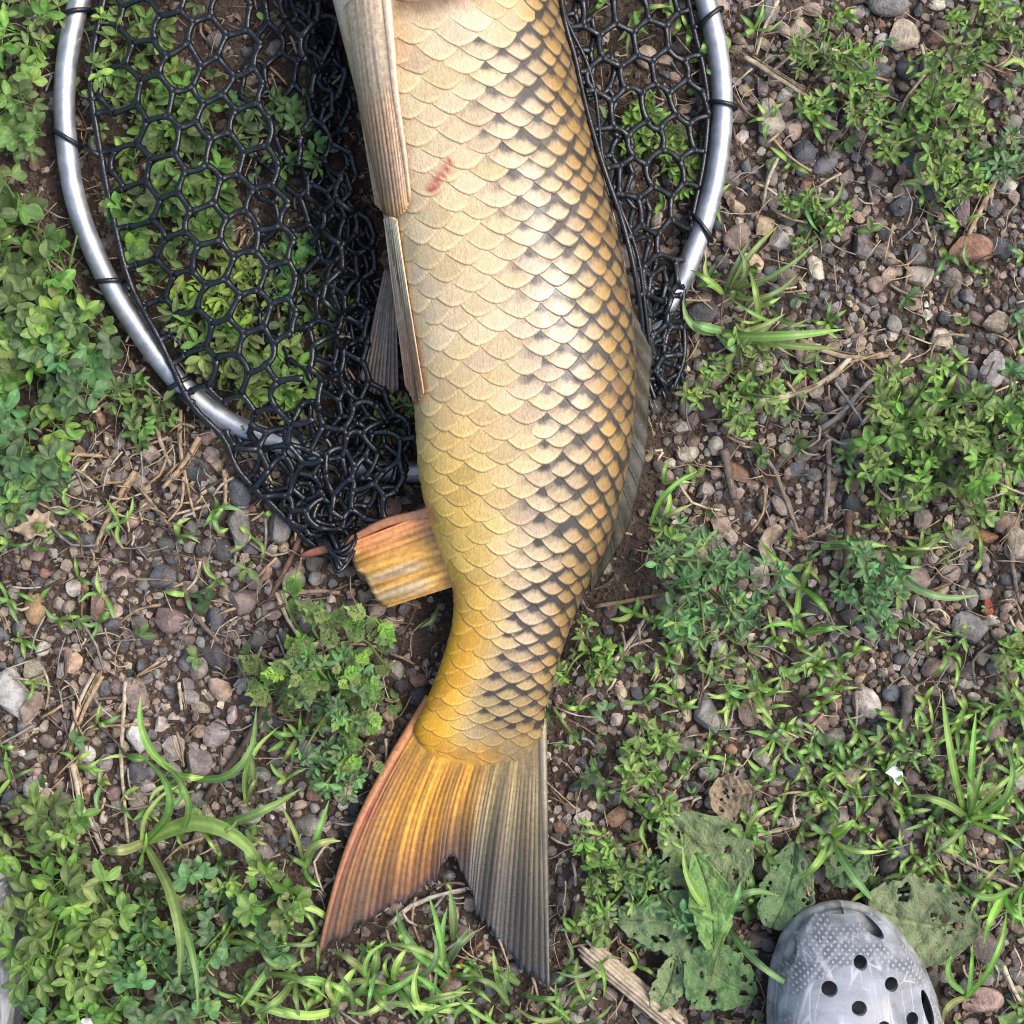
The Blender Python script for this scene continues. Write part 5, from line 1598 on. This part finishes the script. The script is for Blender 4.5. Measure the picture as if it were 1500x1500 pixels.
gs = MB(); n = 2800
X = RNG.uniform(-220, 1720, n); Y = RNG.uniform(-220, 1720, n)
dens = 0.10 + 0.80 * ss(Y, 880, 960) * ss(X, 830, 1000) * (1 - ss(Y, 1280, 1400)) + 0.6 * ss(Y, 1330, 1400) * (1 - ss(X, 840, 900)) * ss(X, 330, 430) + 0.12 * ss(Y, 600, 700) * (1 - ss(X, 420, 520)) + 0.15 * ss(X, 1380, 1450)
dens = dens * np.where((X < 480) & (Y < 560), 0.4, 1)
uf = near_fish(X, Y) | in_clogs(X, Y)
for x, y, d, u in zip(X, Y, dens, uf):
    if u or random.random() > d: continue
    a0 = random.uniform(0, 6.28)
    for k in range(random.randint(2, 5)):
        a = a0 + k * random.uniform(1.2, 2.6); L = random.uniform(14, 44)
        st = np.array((x, y)); tip = st + L * np.array((math.cos(a), math.sin(a)))
        if near_fish(tip[0], tip[1]): continue
        z0 = gz(x, y) + 0.002
        nn = np.array((-math.sin(a), math.cos(a))) * random.gauss(0, 0.12) * L
        blade(gs, [st, (st + tip) / 2 + nn, tip], random.uniform(6, 10.5), np.array(random.choice(GC)) * random.uniform(0.85, 1.25), z0, z0 + random.uniform(0.006, 0.02), z0 + random.uniform(0.003, 0.012), n=6)
tag(gs.build('grass', M['grass']), 'short scattered shoots of young grass on the gravel', 'grass', kind='stuff')

# ------------------------------------------------------------------ dock: big worn leaves round the clog
dock = thing('dock_plant', 'broad leaved plant with big worn holed leaves round the toe of the clog', 'plant', at(1120, 1300))


def big_leaf(base, tip, wid, z0, z1, col, holes, seed, label):
    base = np.array(base, float); tip = np.array(tip, float)
    L = np.linalg.norm(tip - base); d = (tip - base) / L; nn = np.array((-d[1], d[0]))
    nt, nw = 48, 35
    r = np.random.default_rng(seed)
    t = np.linspace(0, 1, nt); f = np.linspace(-1, 1, nw)
    w = wid / 2 * np.sin(PI * np.clip(t * 0.94 + 0.04, 0, 1) ** 0.9) ** 0.7
    G = np.zeros((nt, nw, 3)); C = np.zeros((nt, nw, 3)); Q = np.zeros((nt, nw, 2))
    for i in range(nt):
        for j in range(nw):
            ed = 1 + (0.22 * (vnoise(t[i] * 9 + seed, 4.0 * (f[j] > 0)) - 0.5) + 0.14 * (vnoise(t[i] * 31 + seed, 9.0 * (f[j] > 0)) - 0.5)) * f[j] ** 2
            p = base + d * L * t[i] + nn * f[j] * w[i] * ed + nn * 0.06 * L * math.sin(PI * t[i])
            Q[i, j] = p
            z = z0 + (z1 - z0) * t[i] + 0.005 * vnoise(p[0] / 16 + seed, p[1] / 16) + 0.0022 * vnoise(p[0] / 6 + seed, p[1] / 6) + 0.0006 * abs(math.sin(t[i] * 22 + abs(f[j]) * 4)) + 0.004 * abs(f[j]) - (0.002 if abs(f[j]) < 0.04 else 0)
            G[i, j] = at(p[0], p[1], z)
            C[i, j] = np.array(col) * (1.6 if abs(f[j]) < 0.04 else 1) * (1 + 0.35 * max(0, math.cos(2 * PI * (t[i] * 7 - abs(f[j]) * 1.6))) ** 12) * (0.85 + 0.35 * vnoise(p[0] / 25, p[1] / 25 + seed))
    b = MB(); b.grid(G, np.clip(C, 0, 1))
    if holes:
        keep = []
        hs = [(r.uniform(0.2, 0.9), r.uniform(-0.8, 0.8), r.uniform(0.018, 0.06)) for _ in range(holes + 3)]
        for q in b.f:
            ij = q[0]; ti, fj = t[ij // nw], f[ij % nw]
            wob = 0.45 + 1.3 * vnoise(ti * 34 + seed, fj * 9)
            if any(((ti - a) / c) ** 2 + ((fj - e) / (c * 2.2)) ** 2 < wob for a, e, c in hs): continue
            if abs(fj) > 0.55 and vnoise(ti * 16 + 3 * seed, fj * 5 + seed) > 0.86: continue
            keep.append(q)
        b.f = keep
    o = b.build('leaf', M['dock'], dock); o['label'] = label
    s_ = o.modifiers.new('thickness', 'SOLIDIFY'); s_.thickness = 0.0005


big_leaf((1075, 1330), (975, 1195), 130, 0.012, 0.010, (0.125, 0.165, 0.075), 4, 1, 'grey green worn leaf right of the tail fin')
big_leaf((1045, 1390), (1018, 1250), 62, 0.022, 0.026, (0.125, 0.23, 0.065), 0, 2, 'fresh green upright leaf')
big_leaf((1060, 1380), (905, 1345), 96, 0.014, 0.012, (0.115, 0.175, 0.08), 2, 3, 'bluish green leaf at left')
big_leaf((1010, 1400), (1105, 1460), 100, 0.016, 0.014, (0.085, 0.155, 0.055), 2, 4, 'deep green leaf left of the clog')
big_leaf((1130, 1360), (1165, 1235), 80, 0.010, 0.012, (0.085, 0.14, 0.06), 5, 5, 'holed leaf behind the clog toe')
big_leaf((1270, 1330), (1435, 1360), 140, 0.012, 0.014, (0.13, 0.165, 0.08), 7, 6, 'large grey green holed leaf right of the clog')
big_leaf((1040, 1170), (1105, 1160), 70, 0.008, 0.010, (0.20, 0.155, 0.10), 6, 7, 'withered brown leaf')
big_leaf((1215, 1290), (1275, 1240), 60, 0.012, 0.012, (0.065, 0.12, 0.05), 2, 8, 'small dark leaf above the clog toe')
big_leaf((960, 1480), (990, 1400), 46, 0.01, 0.012, (0.15, 0.20, 0.09), 1, 9, 'small pale leaf beside the wood splinter')

# ------------------------------------------------------------------ clogs
WD = ([0, 0.0015, 0.006, 0.012, 0.021, 0.041, 0.064, 0.086, 0.12, 0.16, 0.20, 0.235, 0.262, 0.275, 0.281, 0.283], [0, 0.0115, 0.0225, 0.0305, 0.0385, 0.0490, 0.0545, 0.0565, 0.0555, 0.049, 0.044, 0.042, 0.036, 0.026, 0.013, 0])
XC = ([0, 0.021, 0.041, 0.064, 0.086, 0.15, 0.28], [0.0, 0.001, 0.0045, 0.008, 0.010, 0.010, 0.004])
wf = lambda d: np.interp(d, *WD)
xf = lambda d: np.interp(d, *XC)


def outline(scale_in, z, n=60):
    dd = 0.1415 - 0.1415 * np.cos(np.linspace(0, PI, n))
    r = [(xf(d) + max(wf(d) - scale_in, 0.0), -d) for d in dd]; l = [(xf(d) - max(wf(d) - scale_in, 0.0), -d) for d in dd[1:-1]][::-1]
    P = np.array(r + l)
    c = np.array((0.006, -0.14))
    if scale_in > 0: P[:, 1] = c[1] + (P[:, 1] - c[1]) * (1 - scale_in / 0.14)
    return np.hstack([P, np.full((len(P), 1), z)])


clog = thing('clog', 'grey camouflage print foam clog with round vent holes at the bottom right', 'shoe', at(1222, 1308, 0.0), 'pair of foam clogs')
clog.location.z = 0.006
b = MB()
rings = [outline(0.010, 0.0), outline(0.003, 0.002), outline(0.001, 0.008), outline(0.0, 0.014), outline(0.0015, 0.018), outline(0.0035, 0.0195), outline(0.003, 0.022), outline(0.0035, 0.026), outline(0.0065, 0.0285), outline(0.011, 0.0285)]
b.grid(np.array(rings), close=True)
n1 = len(rings[0]); b.f.append(tuple(range(n1))); b.f.append(tuple((len(rings) - 1) * n1 + i for i in range(n1))[::-1])
so_ = link('sole', b.mesh('sole', M['sole']), clog)
# upper: an arched shell from toe to instep
nd, npn = 46, 40
dd = 0.006 + 0.150 * (np.linspace(0, 1, nd) ** 1.6)
hz_ = np.interp(dd, [0.006, 0.010, 0.018, 0.032, 0.055, 0.085, 0.12, 0.156], [0.004, 0.011, 0.019, 0.028, 0.037, 0.045, 0.053, 0.060])
ph = np.linspace(0, PI, npn)
G = np.zeros((nd, npn, 3))
for i, d in enumerate(dd):
    w_ = max(wf(d) - 0.0042, 0.001)
    crown = 0.0012 * ss(d, 0.030, 0.036)                    # the raised edge of the moulded toe panel
    G[i, :, 0] = xf(d) + w_ * np.sign(np.cos(ph)) * np.abs(np.cos(ph)) ** 0.92
    G[i, :, 1] = -d
    G[i, :, 2] = 0.024 + hz_[i] * np.abs(np.sin(ph)) ** 0.62 + crown * ss(np.sin(ph), 0.55, 0.7)
b = MB(); b.grid(G)
upper = link('upper', b.mesh('upper', M['clog']), clog)
sol = upper.modifiers.new('wall', 'SOLIDIFY'); sol.thickness = 0.004; sol.offset = -1
cut = bmesh.new()
HOLES = [(1262, 1412, 9.5, 9.5, 0), (1305, 1441, 9.5, 9.5, 0), (1214, 1447, 11, 10.5, 0), (1255, 1472, 10.5, 10, 0), (1290, 1499, 9.5, 9.5, 0), (1333, 1489, 9, 9.5, 0), (1205, 1505, 9.5, 9.5, 0), (1252, 1535, 9.5, 9.5, 0), (1320, 1545, 9.5, 9.5, 0), (1290, 1580, 9.5, 9.5, 0),
         (1160, 1388, 8, 24, -0.12), (1276, 1358, 8, 23, 0.85), (1128, 1475, 8, 30, 0.0), (1352, 1470, 7, 26, 0.25)]
for (px, py, rx, ry, rz) in HOLES:
    zt = 0.06 if rx == ry or ry < 11 else 0.045
    p = at(px, py, zt) - np.array(clog.location)
    m4 = Matrix.Translation((p[0], p[1], 0.062)) @ Euler((0, 0, rz)).to_matrix().to_4x4() @ Matrix.Diagonal((rx * S, ry * S, 0.058, 1))
    bmesh.ops.create_cone(cut, cap_ends=True, segments=24, radius1=1, radius2=1, depth=2, matrix=m4)
cme = bpy.data.meshes.new('cutter'); cut.to_mesh(cme); cut.free()
co = link('cutter', cme, clog)
bo = upper.modifiers.new('holes', 'BOOLEAN'); bo.operation = 'DIFFERENCE'; bo.object = co; bo.solver = 'EXACT'; bo.use_self = True
bpy.context.view_layer.update()
dg = bpy.context.evaluated_depsgraph_get()
nm_ = bpy.data.meshes.new_from_object(upper.evaluated_get(dg))
upper.modifiers.clear(); upper.data = nm_; nm_.name = 'upper'
bpy.data.objects.remove(co)
for p_ in nm_.polygons: p_.use_smooth = True
try: nm_.set_sharp_from_angle(angle=math.radians(35))
except Exception: pass
# strap round the heel and a rivet each side
b = MB(); t = np.linspace(0, PI, 40)
sp_ = np.array([(xf(0.2) + 0.047 * math.cos(a), -0.150 - 0.128 * math.sin(a) ** 0.8, 0.055 + 0.012 * math.sin(a)) for a in t])
for side in (1,):
    b.tube(sp_, 0.0022, (1, 1, 1), 8, 4.5)
strap = link('heel_strap', b.mesh('heel_strap', M['clog']), clog)
for sx_ in (-1, 1):
    b = MB(); a_ = np.array((xf(0.15) + sx_ * 0.0475, -0.150, 0.055))
    b.tube(np.array([a_ - (sx_ * 0.002, 0, 0), a_ + (sx_ * 0.004, 0, 0)]), 0.006, (1, 1, 1), 14)
    link('rivet', b.mesh('rivet', M['sole']), strap)
b = MB(); ins = outline(0.0115, 0.029); b.add(np.vstack([ins, [(0.006, -0.14, 0.0275)]]), [(i, (i + 1) % len(ins), len(ins)) for i in range(len(ins))])
link('footbed', b.mesh('footbed', M['lining']), clog)
# the other clog of the pair, mirrored
c2 = clog.copy(); COL.objects.link(c2)
for ch in list(clog.children):
    d_ = ch.copy(); COL.objects.link(d_); d_.parent = c2; d_.matrix_parent_inverse = Matrix()
    for g_ in list(ch.children):
        e_ = g_.copy(); COL.objects.link(e_); e_.parent = d_
c2.location = Vector(at(-56, 1196, 0.0)); c2.location.z = 0.006; c2.scale = (-1, 1, 1)
c2['label'] = 'grey camouflage print foam clog at the left edge, only its side in view'
print('objects', len(bpy.data.objects))
